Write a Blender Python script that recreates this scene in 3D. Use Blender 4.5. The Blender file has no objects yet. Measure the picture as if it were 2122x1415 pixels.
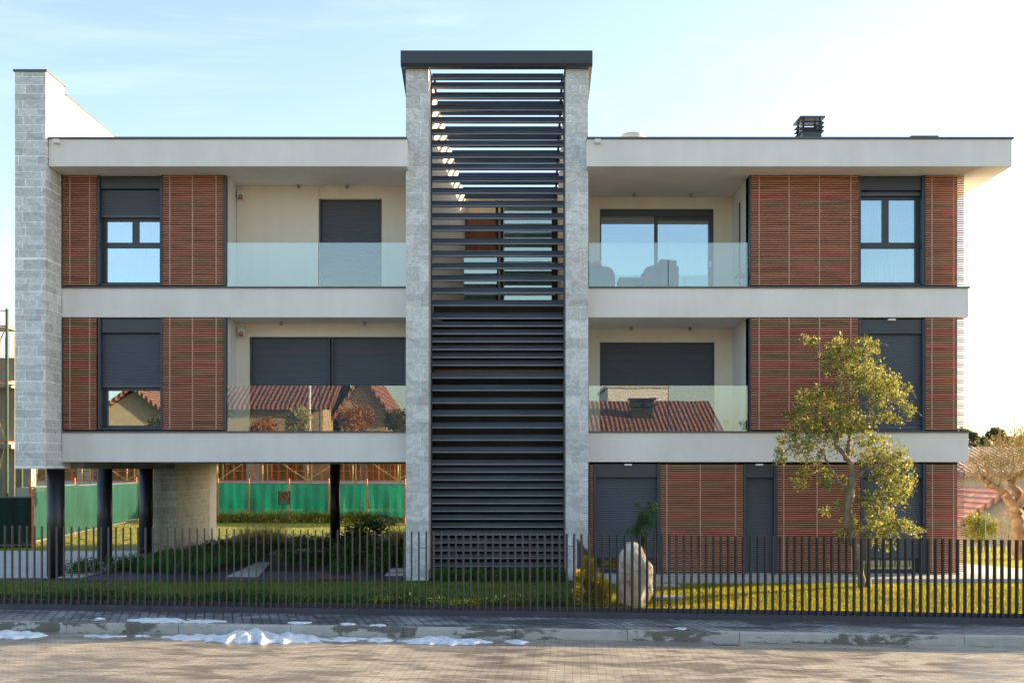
import bpy, math, random
import numpy as np
from mathutils import Vector, Matrix, Quaternion
random.seed(7); RNG = np.random.default_rng(11)
sc = bpy.context.scene
COL = sc.collection
F = 2320.0; CX = 1065.0; HY = 971.0; E = 2.36
def X(px, d): return (px - CX) * d / F
def Z(py, d): return E + (HY - py) * d / F
def P(px, py, d): return Vector((X(px, d), d, Z(py, d)))
R = math.radians

# ------------------------------------------------------------------ materials
def nodes(name):
    m = bpy.data.materials.new(name); m.use_nodes = True
    nt = m.node_tree; b = nt.nodes['Principled BSDF']
    return m, nt, b
def N(nt, t, **k):
    n = nt.nodes.new(t)
    for a, v in k.items(): setattr(n, a, v)
    return n
def L(nt, a, b): nt.links.new(a, b)
def ramp(nt, fac, stops):
    r = N(nt, 'ShaderNodeValToRGB'); e = r.color_ramp.elements
    while len(e) < len(stops): e.new(0.5)
    for q, (p, c) in zip(e, stops):
        q.position = p; q.color = (c[0], c[1], c[2], 1)
    L(nt, fac, r.inputs[0]); return r.outputs[0]
def mixc(nt, fac, a, b, mode='MIX'):
    n = N(nt, 'ShaderNodeMix', data_type='RGBA', blend_type=mode)
    for s, v in ((n.inputs[0], fac), (n.inputs[6], a), (n.inputs[7], b)):
        if hasattr(v, 'links') or hasattr(v, 'is_linked'): L(nt, v, s)
        elif isinstance(v, (int, float)): s.default_value = v
        else: s.default_value = (v[0], v[1], v[2], 1)
    return n.outputs[2]
def pos(nt, scale=(1, 1, 1), rot=(0, 0, 0)):
    g = N(nt, 'ShaderNodeNewGeometry'); mp = N(nt, 'ShaderNodeMapping')
    mp.inputs['Scale'].default_value = scale; mp.inputs['Rotation'].default_value = rot
    L(nt, g.outputs['Position'], mp.inputs[0]); return mp.outputs[0]
def noise(nt, vec, s, det=4, rough=.55, dist=0.0):
    n = N(nt, 'ShaderNodeTexNoise'); n.inputs['Scale'].default_value = s
    n.inputs['Detail'].default_value = det; n.inputs['Roughness'].default_value = rough
    n.inputs['Distortion'].default_value = dist
    L(nt, vec, n.inputs['Vector']); return n.outputs['Fac']
def bump(nt, b, h, st, dist=.01):
    n = N(nt, 'ShaderNodeBump'); n.inputs['Strength'].default_value = st
    n.inputs['Distance'].default_value = dist
    L(nt, h, n.inputs['Height']); L(nt, n.outputs[0], b.inputs['Normal'])
def mat(name, c, rough=.6, var=.12, s=3.0, metal=0.0, bs=0.0, bsc=40, scale=(1, 1, 1), spec=.5):
    m, nt, b = nodes(name); p = pos(nt, scale)
    f = noise(nt, p, s)
    lo = [v * (1 - var) for v in c]; hi = [min(1, v * (1 + var)) for v in c]
    L(nt, ramp(nt, f, [(.3, lo), (.7, hi)]), b.inputs['Base Color'])
    b.inputs['Roughness'].default_value = rough; b.inputs['Metallic'].default_value = metal
    b.inputs['Specular IOR Level'].default_value = spec
    if bs: bump(nt, b, noise(nt, p, bsc, 3), bs)
    return m
def plaster(name, c):
    m, nt, b = nodes(name); p = pos(nt)
    f = noise(nt, p, .8, 5, .6); g = noise(nt, pos(nt, (1, 1, .12)), 3.4, 7, .7)
    c1 = ramp(nt, f, [(.3, [v * .93 for v in c]), (.7, [min(1, v * 1.05) for v in c])])
    c2 = ramp(nt, g, [(.35, (.945, .94, .93)), (.65, (1, 1, 1))])
    L(nt, mixc(nt, 1.0, c1, c2, 'MULTIPLY'), b.inputs['Base Color'])
    b.inputs['Roughness'].default_value = .85; b.inputs['Specular IOR Level'].default_value = .2
    bump(nt, b, noise(nt, p, 160, 2), .25, .004)
    return m
def stone(name, c, bw=.62, rh=.165, tall=True, ms=.004, vein=1.0):
    m, nt, b = nodes(name); g = N(nt, 'ShaderNodeNewGeometry'); sp = N(nt, 'ShaderNodeSeparateXYZ')
    L(nt, g.outputs['Position'], sp.inputs[0])
    ad = N(nt, 'ShaderNodeMath'); L(nt, sp.outputs[0], ad.inputs[0]); L(nt, sp.outputs[1], ad.inputs[1])
    # rows of uneven height: warp z by a stepped noise
    cb = N(nt, 'ShaderNodeCombineXYZ'); L(nt, ad.outputs[0], cb.inputs[0]); L(nt, sp.outputs[2], cb.inputs[1])
    zc = N(nt, 'ShaderNodeCombineXYZ'); L(nt, sp.outputs[2], zc.inputs[2])
    wz = noise(nt, zc.outputs[0], 2.1, 1, .4)
    mu = N(nt, 'ShaderNodeMath', operation='MULTIPLY'); L(nt, wz, mu.inputs[0]); mu.inputs[1].default_value = .5
    a2 = N(nt, 'ShaderNodeMath'); L(nt, sp.outputs[2], a2.inputs[0]); L(nt, mu.outputs[0], a2.inputs[1])
    L(nt, a2.outputs[0], cb.inputs[1])
    br = N(nt, 'ShaderNodeTexBrick', offset=.37, offset_frequency=2, squash=.62, squash_frequency=3)
    br.inputs['Scale'].default_value = 1; br.inputs['Brick Width'].default_value = bw
    br.inputs['Row Height'].default_value = rh; br.inputs['Mortar Size'].default_value = ms
    br.inputs['Mortar Smooth'].default_value = .3; br.inputs['Bias'].default_value = 0
    br.inputs['Color1'].default_value = (.25, .25, .25, 1); br.inputs['Color2'].default_value = (.75, .75, .75, 1)
    br.inputs['Mortar'].default_value = (1, 1, 1, 1)
    L(nt, cb.outputs[0], br.inputs['Vector'])
    base = ramp(nt, br.outputs['Color'], [(.2, [v * .78 for v in c]), (.8, [v * 1.12 for v in c]), (.96, [v * 1.55 for v in c])])
    p = pos(nt, (1, 1, 1.6), (.3, .5, .2))
    v1 = noise(nt, p, 3.0, 9, .72, .9)
    vv = ramp(nt, v1, [(.40, (.86, .86, .86)), (.49, (.98, .98, .98)), (.515, (1.0 + .32 * vein,) * 3), (.54, (1, 1, 1)), (.70, (.90, .90, .91))])
    fine = ramp(nt, noise(nt, p, 38, 5, .7), [(.3, (.84, .84, .84)), (.7, (1.1, 1.1, 1.1))])
    q = mixc(nt, 1.0, base, vv, 'MULTIPLY'); q = mixc(nt, 1.0, q, fine, 'MULTIPLY')
    L(nt, q, b.inputs['Base Color']); b.inputs['Roughness'].default_value = .62
    h = N(nt, 'ShaderNodeMath'); L(nt, br.outputs['Fac'], h.inputs[0]); h.operation = 'SUBTRACT'
    L(nt, v1, h.inputs[0]); L(nt, br.outputs['Fac'], h.inputs[1]); bump(nt, b, h.outputs[0], .5, .008)
    return m
def pavers(name, c, bw, rh, rot, wet=0.0, dark=.55, ms=.006):
    m, nt, b = nodes(name); p = pos(nt, (1, 1, 1), (0, 0, R(rot)))
    br = N(nt, 'ShaderNodeTexBrick', offset=.5, squash=1)
    br.inputs['Scale'].default_value = 1; br.inputs['Brick Width'].default_value = bw
    br.inputs['Row Height'].default_value = rh; br.inputs['Mortar Size'].default_value = ms
    br.inputs['Mortar Smooth'].default_value = .2
    br.inputs['Color1'].default_value = (.15, .15, .15, 1); br.inputs['Color2'].default_value = (.85, .85, .85, 1)
    br.inputs['Mortar'].default_value = (0, 0, 0, 1)
    L(nt, p, br.inputs['Vector'])
    base = ramp(nt, br.outputs['Color'], [(0, [v * .28 for v in c]), (.13, [v * .72 for v in c]), (.85, [v * 1.18 for v in c])])
    big = ramp(nt, noise(nt, p, .7, 5, .6), [(.3, (.78, .78, .80)), (.7, (1.1, 1.08, 1.04))])
    fine = ramp(nt, noise(nt, p, 60, 3, .7), [(.3, (.85, .85, .85)), (.7, (1.1, 1.1, 1.1))])
    q = mixc(nt, 1.0, base, big, 'MULTIPLY'); q = mixc(nt, 1.0, q, fine, 'MULTIPLY')
    if wet:
        w = noise(nt, pos(nt, (.55, 1.3, 1)), 1.6, 6, .65, .6)
        wf = ramp(nt, w, [(.50 - .1 * wet, (0, 0, 0)), (.56, (1, 1, 1))])
        q = mixc(nt, wf, q, mixc(nt, 1.0, q, (dark, dark, dark * 1.05), 'MULTIPLY'))
        rr = ramp(nt, wf, [(0, (.8,) * 3), (1, (.3,) * 3)]); L(nt, rr, b.inputs['Roughness'])
    else: b.inputs['Roughness'].default_value = .75
    L(nt, q, b.inputs['Base Color'])
    bump(nt, b, br.outputs['Fac'], -.5, .006)
    return m
def wood(name, c, zp=.0457):
    m, nt, b = nodes(name); g = N(nt, 'ShaderNodeNewGeometry'); sp = N(nt, 'ShaderNodeSeparateXYZ')
    L(nt, g.outputs['Position'], sp.inputs[0])
    dv = N(nt, 'ShaderNodeMath', operation='DIVIDE'); L(nt, sp.outputs[2], dv.inputs[0]); dv.inputs[1].default_value = zp
    fl = N(nt, 'ShaderNodeMath', operation='FLOOR'); L(nt, dv.outputs[0], fl.inputs[0])
    xd = N(nt, 'ShaderNodeMath', operation='MULTIPLY'); L(nt, sp.outputs[0], xd.inputs[0]); xd.inputs[1].default_value = .75
    cb = N(nt, 'ShaderNodeCombineXYZ'); L(nt, xd.outputs[0], cb.inputs[0]); L(nt, fl.outputs[0], cb.inputs[1])
    n1 = noise(nt, cb.outputs[0], 1.3, 1, .5)
    gr = noise(nt, pos(nt, (3, 3, 60)), 3, 4)
    base = ramp(nt, n1, [(.28, [v * .68 for v in c]), (.5, c), (.72, [min(1, v * 1.25) for v in c])])
    gg = ramp(nt, gr, [(.3, (.82, .8, .78)), (.7, (1.1, 1.1, 1.1))])
    L(nt, mixc(nt, 1.0, base, gg, 'MULTIPLY'), b.inputs['Base Color'])
    b.inputs['Roughness'].default_value = .6
    return m
def glass(name, refl, tint=(1, 1, 1), rough=0.0, rc=(1, 1, 1)):
    m, nt, b = nodes(name); nt.nodes.remove(b); o = nt.nodes['Material Output']
    t = N(nt, 'ShaderNodeBsdfTransparent'); t.inputs[0].default_value = (*tint, 1)
    g = N(nt, 'ShaderNodeBsdfGlossy'); g.inputs['Roughness'].default_value = rough
    g.inputs['Color'].default_value = (*rc, 1)
    bp = N(nt, 'ShaderNodeBump'); bp.inputs['Strength'].default_value = .012; bp.inputs['Distance'].default_value = .02
    L(nt, noise(nt, pos(nt), 1.6, 1), bp.inputs['Height']); L(nt, bp.outputs[0], g.inputs['Normal'])
    x = N(nt, 'ShaderNodeMixShader'); x.inputs[0].default_value = refl
    L(nt, t.outputs[0], x.inputs[1]); L(nt, g.outputs[0], x.inputs[2]); L(nt, x.outputs[0], o.inputs[0])
    return m
def leafmat(name, c1, c2, trans=.45, ns=1.5, rough=.5):
    m, nt, b = nodes(name); o = nt.nodes['Material Output']; p = pos(nt)
    col = ramp(nt, noise(nt, p, ns, 3, .6), [(.3, c1), (.7, c2)])
    fine = ramp(nt, noise(nt, p, 22, 2), [(.3, (.6, .6, .6)), (.7, (1.3, 1.3, 1.3))])
    col = mixc(nt, 1.0, col, fine, 'MULTIPLY')
    L(nt, col, b.inputs['Base Color']); b.inputs['Roughness'].default_value = rough
    b.inputs['Specular IOR Level'].default_value = .35
    t = N(nt, 'ShaderNodeBsdfTranslucent'); L(nt, mixc(nt, 1.0, col, (1.3, 1.25, .6), 'MULTIPLY'), t.inputs[0])
    x = N(nt, 'ShaderNodeMixShader'); x.inputs[0].default_value = trans
    L(nt, b.outputs[0], x.inputs[1]); L(nt, t.outputs[0], x.inputs[2]); L(nt, x.outputs[0], o.inputs[0])
    return m
def netmat(name, c, alpha=.9):
    m, nt, b = nodes(name); o = nt.nodes['Material Output']; p = pos(nt)
    col = ramp(nt, noise(nt, pos(nt, (1, 1, .3)), 1.4, 4), [(.3, [v * .7 for v in c]), (.7, [v * 1.2 for v in c])])
    L(nt, col, b.inputs['Base Color']); b.inputs['Roughness'].default_value = .7
    t = N(nt, 'ShaderNodeBsdfTranslucent'); L(nt, col, t.inputs[0])
    x = N(nt, 'ShaderNodeMixShader'); x.inputs[0].default_value = .55
    L(nt, b.outputs[0], x.inputs[1]); L(nt, t.outputs[0], x.inputs[2])
    tr = N(nt, 'ShaderNodeBsdfTransparent'); y = N(nt, 'ShaderNodeMixShader'); y.inputs[0].default_value = alpha
    L(nt, tr.outputs[0], y.inputs[1]); L(nt, x.outputs[0], y.inputs[2]); L(nt, y.outputs[0], o.inputs[0])
    return m
M = {}
M['plaster'] = plaster('white_plaster', (.765, .745, .715))
M['inner'] = plaster('beige_plaster', (.76, .69, .59))
M['stone'] = stone('grey_stone', (.60, .615, .61), ms=.007)
M['stone2'] = stone('large_grey_stone', (.58, .595, .59), 1.0, .30, ms=.003, vein=1.3)
M['stone3'] = stone('warm_stone', (.50, .46, .37), .5, .17, ms=.008)
M['metal'] = mat('anthracite_metal', (.038, .048, .062), .42, .08, 1.5)
M['metal2'] = mat('dark_blade_metal', (.040, .050, .066), .42, .4, 2.2, scale=(.5, 1, 6))
M['lip'] = mat('lit_blade_lip', (.19, .195, .215), .4, .1)  # blade metal painted lighter for the light on the upright lip
M['brown'] = mat('brown_fence_metal', (.075, .058, .058), .45, .12)
M['colm'] = mat('column_paint', (.018, .019, .024), .4, .25, 2.5)
M['railm'] = mat('base_rail_metal', (.045, .045, .06), .45, .15)
M['darkf'] = mat('dark_fence_metal', (.030, .026, .027), .45, .12)
M['shutter'] = mat('shutter_slats', (.085, .10, .125), .45, .06, 1.2)
M['cap'] = mat('coping_metal', (.085, .095, .105), .4, .1)
M['slat'] = wood('cedar_slats', (.50, .205, .125), .0485)
M['batten'] = mat('cedar_batten', (.44, .25, .17), .6, .15)
M['black'] = mat('black_backing', (.012, .011, .012), .7, .1)
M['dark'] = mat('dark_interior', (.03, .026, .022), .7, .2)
M['glass'] = glass('window_glass', .42, (.6, .72, .8), rc=(.78, .92, 1))
M['rail'] = glass('balustrade_glass', .145, (.86, .93, .92))
M['hallglass'] = glass('hall_glass', .25, (.6, .8, .78))
M['white'] = mat('white_plastic', (.7, .68, .63), .5, .04)
M['grey'] = mat('grey_plastic', (.28, .27, .25), .5, .05)
M['red'] = mat('red_plastic', (.55, .03, .02), .35, .05)
M['curtain'] = mat('sheer_curtain', (.62, .66, .68), .8, .06)
M['door'] = mat('brown_door_wood', (.22, .07, .03), .5, .2, scale=(6, 1, 1))
M['concrete'] = mat('pale_concrete', (.40, .41, .41), .8, .14, 1.6, bs=.2)
M['rawconc'] = mat('raw_concrete', (.27, .25, .20), .85, .35, 1.2, bs=.2, scale=(1, 1, .35))
m, nt, b = nodes('kerb_concrete'); p = pos(nt)
q = ramp(nt, noise(nt, p, 5, 6, .65), [(.3, (.33, .33, .31)), (.7, (.44, .44, .42))])
wf = ramp(nt, noise(nt, pos(nt, (.5, 1, 1.2)), 1.5, 7, .7, .5), [(.52, (0, 0, 0)), (.54, (1, 1, 1))])
L(nt, mixc(nt, wf, q, (.12, .125, .11)), b.inputs['Base Color']); L(nt, ramp(nt, wf, [(0, (.85,) * 3), (1, (.35,) * 3)]), b.inputs['Roughness'])
bump(nt, b, noise(nt, p, 60, 3), .25); M['kerb'] = m
M['wicker'] = mat('dark_wicker', (.035, .035, .04), .6, .2, 30, bs=.4, bsc=90)
M['pink'] = mat('pink_fabric', (.65, .03, .09), .8, .08)
M['pave'] = pavers('pavement_pavers', (.29, .31, .335), .22, .15, 75, .8, .45, .014)
M['roadm'] = pavers('road_pavers', (.37, .34, .29), .22, .075, 3, .35, .7)
M['snow'] = mat('snow', (.66, .70, .75), .6, .2, 7, bs=.7, bsc=28)
M['soil'] = mat('garden_soil', (.022, .018, .012), .9, .35, 5, bs=.5)
M['grass_g'] = mat('lawn_ground', (.13, .14, .012), .9, .3, 2, bs=.5)
M['earth'] = mat('field_ground', (.12, .13, .05), .9, .35, .08)
M['gravel'] = mat('blue_black_gravel', (.035, .038, .07), .6, .8, 55, bs=1.0, bsc=55)
M['mulch'] = mat('red_mulch', (.13, .05, .055), .8, .6, 40, bs=1.0, bsc=45)
M['rock'] = None
M['bark'] = mat('rough_bark', (.20, .155, .10), .85, .45, 9, bs=1.0, bsc=22, scale=(1, 1, .5))
M['olivebark'] = mat('olive_bark', (.26, .16, .09), .85, .45, 7, bs=1.0, bsc=16, scale=(1, 1, .5))
M['leaf'] = leafmat('oak_leaves', (.06, .095, .015), (.42, .40, .15), .40, 5)
M['leafd'] = leafmat('dark_leaves', (.025, .075, .015), (.06, .14, .03), .3)
M['oliveleaf'] = leafmat('olive_leaves', (.13, .105, .055), (.32, .25, .14), .40, 4)
M['hedge'] = leafmat('hedge_leaves', (.10, .14, .02), (.34, .30, .04), .4, 3)
M['golden'] = leafmat('golden_leaves', (.22, .24, .01), (.62, .50, .02), .5, 5)
M['cover'] = leafmat('ground_cover_leaves', (.025, .08, .012), (.07, .17, .03), .3, 2)
M['grass'] = leafmat('grass_blades', (.17, .21, .008), (.42, .36, .012), .55, 1.1)
M['grassg'] = leafmat('green_grass_blades', (.06, .13, .012), (.19, .25, .025), .45, 1.4)  # greener blades of the left lawn
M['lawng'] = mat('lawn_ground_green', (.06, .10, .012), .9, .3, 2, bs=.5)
M['tuft'] = leafmat('ornamental_grass', (.03, .12, .02), (.08, .22, .04), .35, 2)
M['straw'] = leafmat('straw_grass', (.36, .33, .13), (.62, .56, .28), .4, 2)
M['autumn'] = leafmat('autumn_leaves', (.28, .10, .03), (.45, .20, .05), .3, 2)
M['pine'] = leafmat('far_tree_leaves', (.06, .085, .05), (.14, .13, .07), .35, .3)
M['net'] = netmat('green_netting', (.0, .105, .068))
M['netd'] = netmat('dark_netting', (.0, .018, .012), .97)
M['wire'] = mat('fence_wire', (.12, .13, .12), .5, .1)
M['rust'] = mat('rusty_red_steel', (.62, .15, .05), .6, .3, 6)
M['yel'] = mat('yellow_green_steel', (.50, .42, .13), .55, .25, 6)
M['greens'] = mat('dark_green_steel', (.035, .065, .03), .55, .25, 6)
M['tan'] = mat('formwork_board', (.42, .28, .14), .8, .2, 2)
M['galv'] = mat('galvanised_metal', (.5, .5, .48), .5, .15)
M['house'] = mat('ochre_plaster', (.36, .28, .17), .85, .1)
M['housew'] = mat('beige_house_plaster', (.50, .44, .34), .85, .12)
def tiles(name, c, rot=0):
    m, nt, b = nodes(name); p = pos(nt, (1, 1, 1), (0, 0, R(rot)))
    w = N(nt, 'ShaderNodeTexWave', wave_type='BANDS', bands_direction='X')
    w.inputs['Scale'].default_value = 1.3; w.inputs['Distortion'].default_value = .4
    L(nt, p, w.inputs['Vector'])
    col = ramp(nt, noise(nt, p, 3, 4), [(.3, [v * .65 for v in c]), (.7, [v * 1.3 for v in c])])
    L(nt, mixc(nt, 1.0, col, ramp(nt, w.outputs['Fac'], [(0, (.45, .45, .45)), (.6, (1.1, 1.1, 1.1))]), 'MULTIPLY'), b.inputs['Base Color'])
    b.inputs['Roughness'].default_value = .8; bump(nt, b, w.outputs['Fac'], .8, .05)
    return m
M['tiles'] = tiles('red_roof_tiles', (.25, .10, .065))
M['tilesp'] = tiles('pink_roof_tiles', (.46, .24, .19))
M['tilesg'] = tiles('grey_roof_tiles', (.30, .24, .21))
m, nt, b = nodes('boulder_rock')
p = pos(nt)
c = ramp(nt, noise(nt, p, 4.5, 8, .65, .8), [(.3, (.26, .19, .13)), (.45, (.52, .45, .36)), (.6, (.68, .63, .56)), (.75, (.78, .74, .69))])
L(nt, c, b.inputs['Base Color']); b.inputs['Roughness'].default_value = .85
bump(nt, b, noise(nt, p, 14, 8, .7), 1.0, .04); M['rock'] = m

# ------------------------------------------------------------------ mesh helpers
class MB:
    def __init__(s): s.v = []; s.f = []
    def add(s, vs, fs):
        o = len(s.v); s.v += [tuple(v) for v in vs]; s.f += [tuple(i + o for i in f) for f in fs]; return s
    def box(s, x0, x1, y0, y1, z0, z1):
        return s.add([(x0, y0, z0), (x1, y0, z0), (x1, y1, z0), (x0, y1, z0), (x0, y0, z1), (x1, y0, z1), (x1, y1, z1), (x0, y1, z1)],
                     [(0, 3, 2, 1), (4, 5, 6, 7), (0, 1, 5, 4), (1, 2, 6, 5), (2, 3, 7, 6), (3, 0, 4, 7)])
    def prism(s, pts, axis, a, b):
        # pts: 2D outline; axis 'x': pts are (y,z); 'y': (x,z); 'z': (x,y)
        def mk(p, t): return {'x': (t, p[0], p[1]), 'y': (p[0], t, p[1]), 'z': (p[0], p[1], t)}[axis]
        n = len(pts); vs = [mk(p, a) for p in pts] + [mk(p, b) for p in pts]
        fs = [tuple(range(n)), tuple(range(2 * n - 1, n - 1, -1))] + [(i, i + n, (i + 1) % n + n, (i + 1) % n) for i in range(n)]
        return s.add(vs, fs)
    def tube(s, pts, rad, seg=8):
        pts = [Vector(p) for p in pts]; n = len(pts)
        if not hasattr(rad, '__len__'): rad = [rad] * n
        vs = []; up = Vector((.13, .37, .92)).normalized()
        for i, p in enumerate(pts):
            t = (pts[min(i + 1, n - 1)] - pts[max(i - 1, 0)]).normalized()
            a = t.cross(up)
            if a.length < .05: a = t.cross(Vector((1, 0, 0)))
            a.normalize(); b2 = t.cross(a)
            for k in range(seg):
                th = 2 * math.pi * k / seg
                vs.append(p + (a * math.cos(th) + b2 * math.sin(th)) * rad[i])
        fs = [(i * seg + k, i * seg + (k + 1) % seg, (i + 1) * seg + (k + 1) % seg, (i + 1) * seg + k) for i in range(n - 1) for k in range(seg)]
        fs += [tuple(range(seg - 1, -1, -1)), tuple((n - 1) * seg + k for k in range(seg))]
        return s.add(vs, fs)
    def obox(s, c, sx, sy, z0, z1, ang):
        ca, sa = math.cos(ang), math.sin(ang)
        pts = [(c[0] + x * ca - y * sa, c[1] + x * sa + y * ca) for x, y in ((-sx / 2, -sy / 2), (sx / 2, -sy / 2), (sx / 2, sy / 2), (-sx / 2, sy / 2))]
        return s.prism(pts, 'z', z0, z1)
WL = {}
def wloc(o): return WL.get(o.name, Vector((0, 0, 0)))
def finish(o, base, parent, label):
    WL[o.name] = base
    COL.objects.link(o)
    if parent is not None:
        o.parent = parent; o.location = base - wloc(parent)
    else: o.location = base
    if label: o['label'] = label
    return o
def mesh_obj(name, V, Fc, m, parent=None, label=None, smooth=False):
    V = np.asarray(V, dtype=np.float64)
    mn, mx = V.min(0), V.max(0); base = Vector(((mn[0] + mx[0]) / 2, (mn[1] + mx[1]) / 2, mn[2]))
    me = bpy.data.meshes.new(name); V = V - np.array(base)
    if isinstance(Fc, np.ndarray):
        k = Fc.shape[1]; n = len(Fc)
        me.vertices.add(len(V)); me.vertices.foreach_set('co', V.astype(np.float32).ravel())
        me.loops.add(n * k); me.loops.foreach_set('vertex_index', Fc.astype(np.int32).ravel())
        me.polygons.add(n); me.polygons.foreach_set('loop_start', np.arange(0, n * k, k, dtype=np.int32))
        me.polygons.foreach_set('loop_total', np.full(n, k, dtype=np.int32)); me.update(calc_edges=True)
    else:
        me.from_pydata([tuple(v) for v in V], [], Fc); me.update()
    me.materials.append(m)
    if smooth: me.polygons.foreach_set('use_smooth', [True] * len(me.polygons))
    return finish(bpy.data.objects.new(name, me), base, parent, label)
def obj(name, mb, m, parent=None, label=None, smooth=False):
    return mesh_obj(name, mb.v, mb.f, m, parent, label, smooth)
def tag(o, label=None, cat=None, group=None, kind=None):
    if label: o['label'] = label
    if cat: o['category'] = cat
    if group: o['group'] = group
    if kind: o['kind'] = kind
    return o
def thing(name, loc, label, cat, group=None):
    o = bpy.data.objects.new(name, None); o.empty_display_size = .3
    finish(o, Vector(loc), None, None); return tag(o, label, cat, group)
def box(name, x0, x1, y0, y1, z0, z1, m, parent=None, label=None, bev=0):
    o = obj(name, MB().box(x0, x1, y0, y1, z0, z1), m, parent, label)
    if bev: bevel(o, bev)
    return o
def bevel(o, w, seg=2):
    md = o.modifiers.new('Bevel', 'BEVEL'); md.width = w; md.segments = seg; md.limit_method = 'ANGLE'; return o
def leaves(centers, n_per, spread, size, aspect=.45, flat=0.0):
    """leaf tufts: array of kite-shaped leaves round each centre"""
    C = np.repeat(np.asarray(centers, dtype=float), n_per, axis=0); n = len(C)
    C = C + RNG.normal(0, spread, (n, 3))
    d = RNG.normal(0, 1, (n, 3)); d[:, 2] += .25; d /= np.linalg.norm(d, axis=1)[:, None]
    r = RNG.normal(0, 1, (n, 3)); s = np.cross(d, r); s /= np.linalg.norm(s, axis=1)[:, None]
    ln = size * RNG.uniform(.6, 1.35, n)[:, None]
    w = ln * aspect
    nrm = np.cross(d, s)
    V = np.stack([C - d * ln * .5, C + s * w * .5 + nrm * w * .15, C + d * ln * .5, C - s * w * .5 + nrm * w * .15], 1).reshape(-1, 3)
    return V, np.arange(n * 4).reshape(-1, 4)
def in_ball(c, r, n, squash=(1, 1, 1)):
    d = RNG.normal(0, 1, (n, 3)); d /= np.linalg.norm(d, axis=1)[:, None]
    return np.asarray(c) + d * (RNG.uniform(0, 1, n) ** .45)[:, None] * r * np.asarray(squash)
def blades(pts, h, w, lean=.35):
    pts = np.asarray(pts); n = len(pts); a = RNG.uniform(0, 2 * np.pi, n)
    hh = h * RNG.uniform(.5, 1.3, n); ww = w * RNG.uniform(.7, 1.3, n)
    s = np.stack([np.cos(a), np.sin(a), np.zeros(n)], 1) * ww[:, None] * .5
    b = RNG.uniform(0, 2 * np.pi, n); tip = np.stack([np.cos(b) * lean * hh, np.sin(b) * lean * hh, hh], 1)
    V = np.stack([pts - s, pts + s, pts + tip], 1).reshape(-1, 3)
    return V, np.arange(n * 3).reshape(-1, 3)
def arcs(base, n, length, rad, w=.008, droop=1.0, rise=1.0):
    """clump of arching grass blades around base"""
    V = []; Fc = []
    for i in range(n):
        a = RNG.uniform(0, 2 * np.pi); q = RNG.uniform(0, rad) ; b0 = Vector(base) + Vector((math.cos(a) * q * .5, math.sin(a) * q * .5, 0))
        a += RNG.normal(0, .3); l = length * RNG.uniform(.6, 1.15); d = Vector((math.cos(a), math.sin(a), 0)); s = Vector((-d.y, d.x, 0)) * w * .5
        k = RNG.uniform(.25, 1.0); o = len(V)
        for j in range(5):
            t = j / 4
            p = b0 + d * l * k * t * .9 + Vector((0, 0, l * rise * (t * (1.15 - .25 * k) - droop * k * .75 * t * t)))
            ws = (1 - t * .85); V += [tuple(p - s * ws), tuple(p + s * ws)]
        for j in range(4): Fc.append((o + 2 * j, o + 2 * j + 1, o + 2 * j + 3, o + 2 * j + 2))
    return V, np.array(Fc)
exec_order = []
# ------------------------------------------------------------------ ground, road, pavement
def zs(x): return -.05 - .0146 * (x + 8.9)       # pavement level: the street falls to the right
def G(x, y):
    t = min(1, max(0, (y - 19.4) / 2.6)); t = t * t * (3 - 2 * t)
    g = (zs(x) + .07) * (1 - t)
    if x > 10.5 and y > 34: g -= 2.2 * min(1, (y - 34) / 8) * min(1, (x - 10.5) / 2)
    return g
def sheet(name, x0, x1, y0, y1, zf, m, nx=24, ny=24, dz=0, kind='structure', parent=None, label=None):
    V = []; Fc = []
    for j in range(ny + 1):
        for i in range(nx + 1):
            x = x0 + (x1 - x0) * i / nx; y = y0 + (y1 - y0) * j / ny; V.append((x, y, zf(x, y) + dz))
    for j in range(ny):
        for i in range(nx):
            a = j * (nx + 1) + i; Fc.append((a, a + 1, a + nx + 2, a + nx + 1))
    o = mesh_obj(name, V, Fc, m, parent, label, True); tag(o, kind=kind); return o
ROADZ = -.155
sheet('ground', -1500, 1500, -1500, 1500, lambda x, y: -2.6, M['earth'], 4, 4)
sheet('road', -45, 45, -5.0, 17.76, lambda x, y: zs(x) + ROADZ - .0, M['roadm'], 30, 6)
sheet('far_bank', -60, 60, -60, -5.0, lambda x, y: -.45, M['grass_g'], 4, 4)
mb = MB()
x = -26.68; k = 0
while x < 28:
    w = 1.78; g = .008
    pts = [(17.75, -.4), (17.75, -.012), (17.762, 0), (17.9, 0), (17.9, -.4)]
    n = len(pts); xa, xb = x + g / 2, x + w - g / 2
    vs = [(xa, p[0], p[1] + zs(xa)) for p in pts] + [(xb, p[0], p[1] + zs(xb)) for p in pts]
    mb.add(vs, [tuple(range(n)), tuple(range(2 * n - 1, n - 1, -1))] + [(i, i + n, (i + 1) % n + n, (i + 1) % n) for i in range(n)])
    x += w
tag(obj('kerb', mb, M['kerb']), kind='structure')
sheet('pavement', -45, 45, 17.9, 19.42, lambda x, y: zs(x) - .004, M['pave'], 30, 2)
sheet('garden_ground', -30, 34, 19.40, 62, G, M['soil'], 64, 60)
def poly_sheet(name, pts, m, dz, kind='structure', thick=0, label=None, cat=None):
    mb = MB()
    n = len(pts); top = [(p[0], p[1], G(p[0], p[1]) + dz) for p in pts]
    if thick:
        bot = [(p[0], p[1], G(p[0], p[1]) + dz - thick) for p in pts]
        mb.add(bot + top, [tuple(range(n - 1, -1, -1)), tuple(range(n, 2 * n))] + [(i, (i + 1) % n, (i + 1) % n + n, i + n) for i in range(n)])
    else: mb.add(top, [tuple(range(n))])
    o = obj(name, mb, m); tag(o, label, cat, kind=kind); return o
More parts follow.
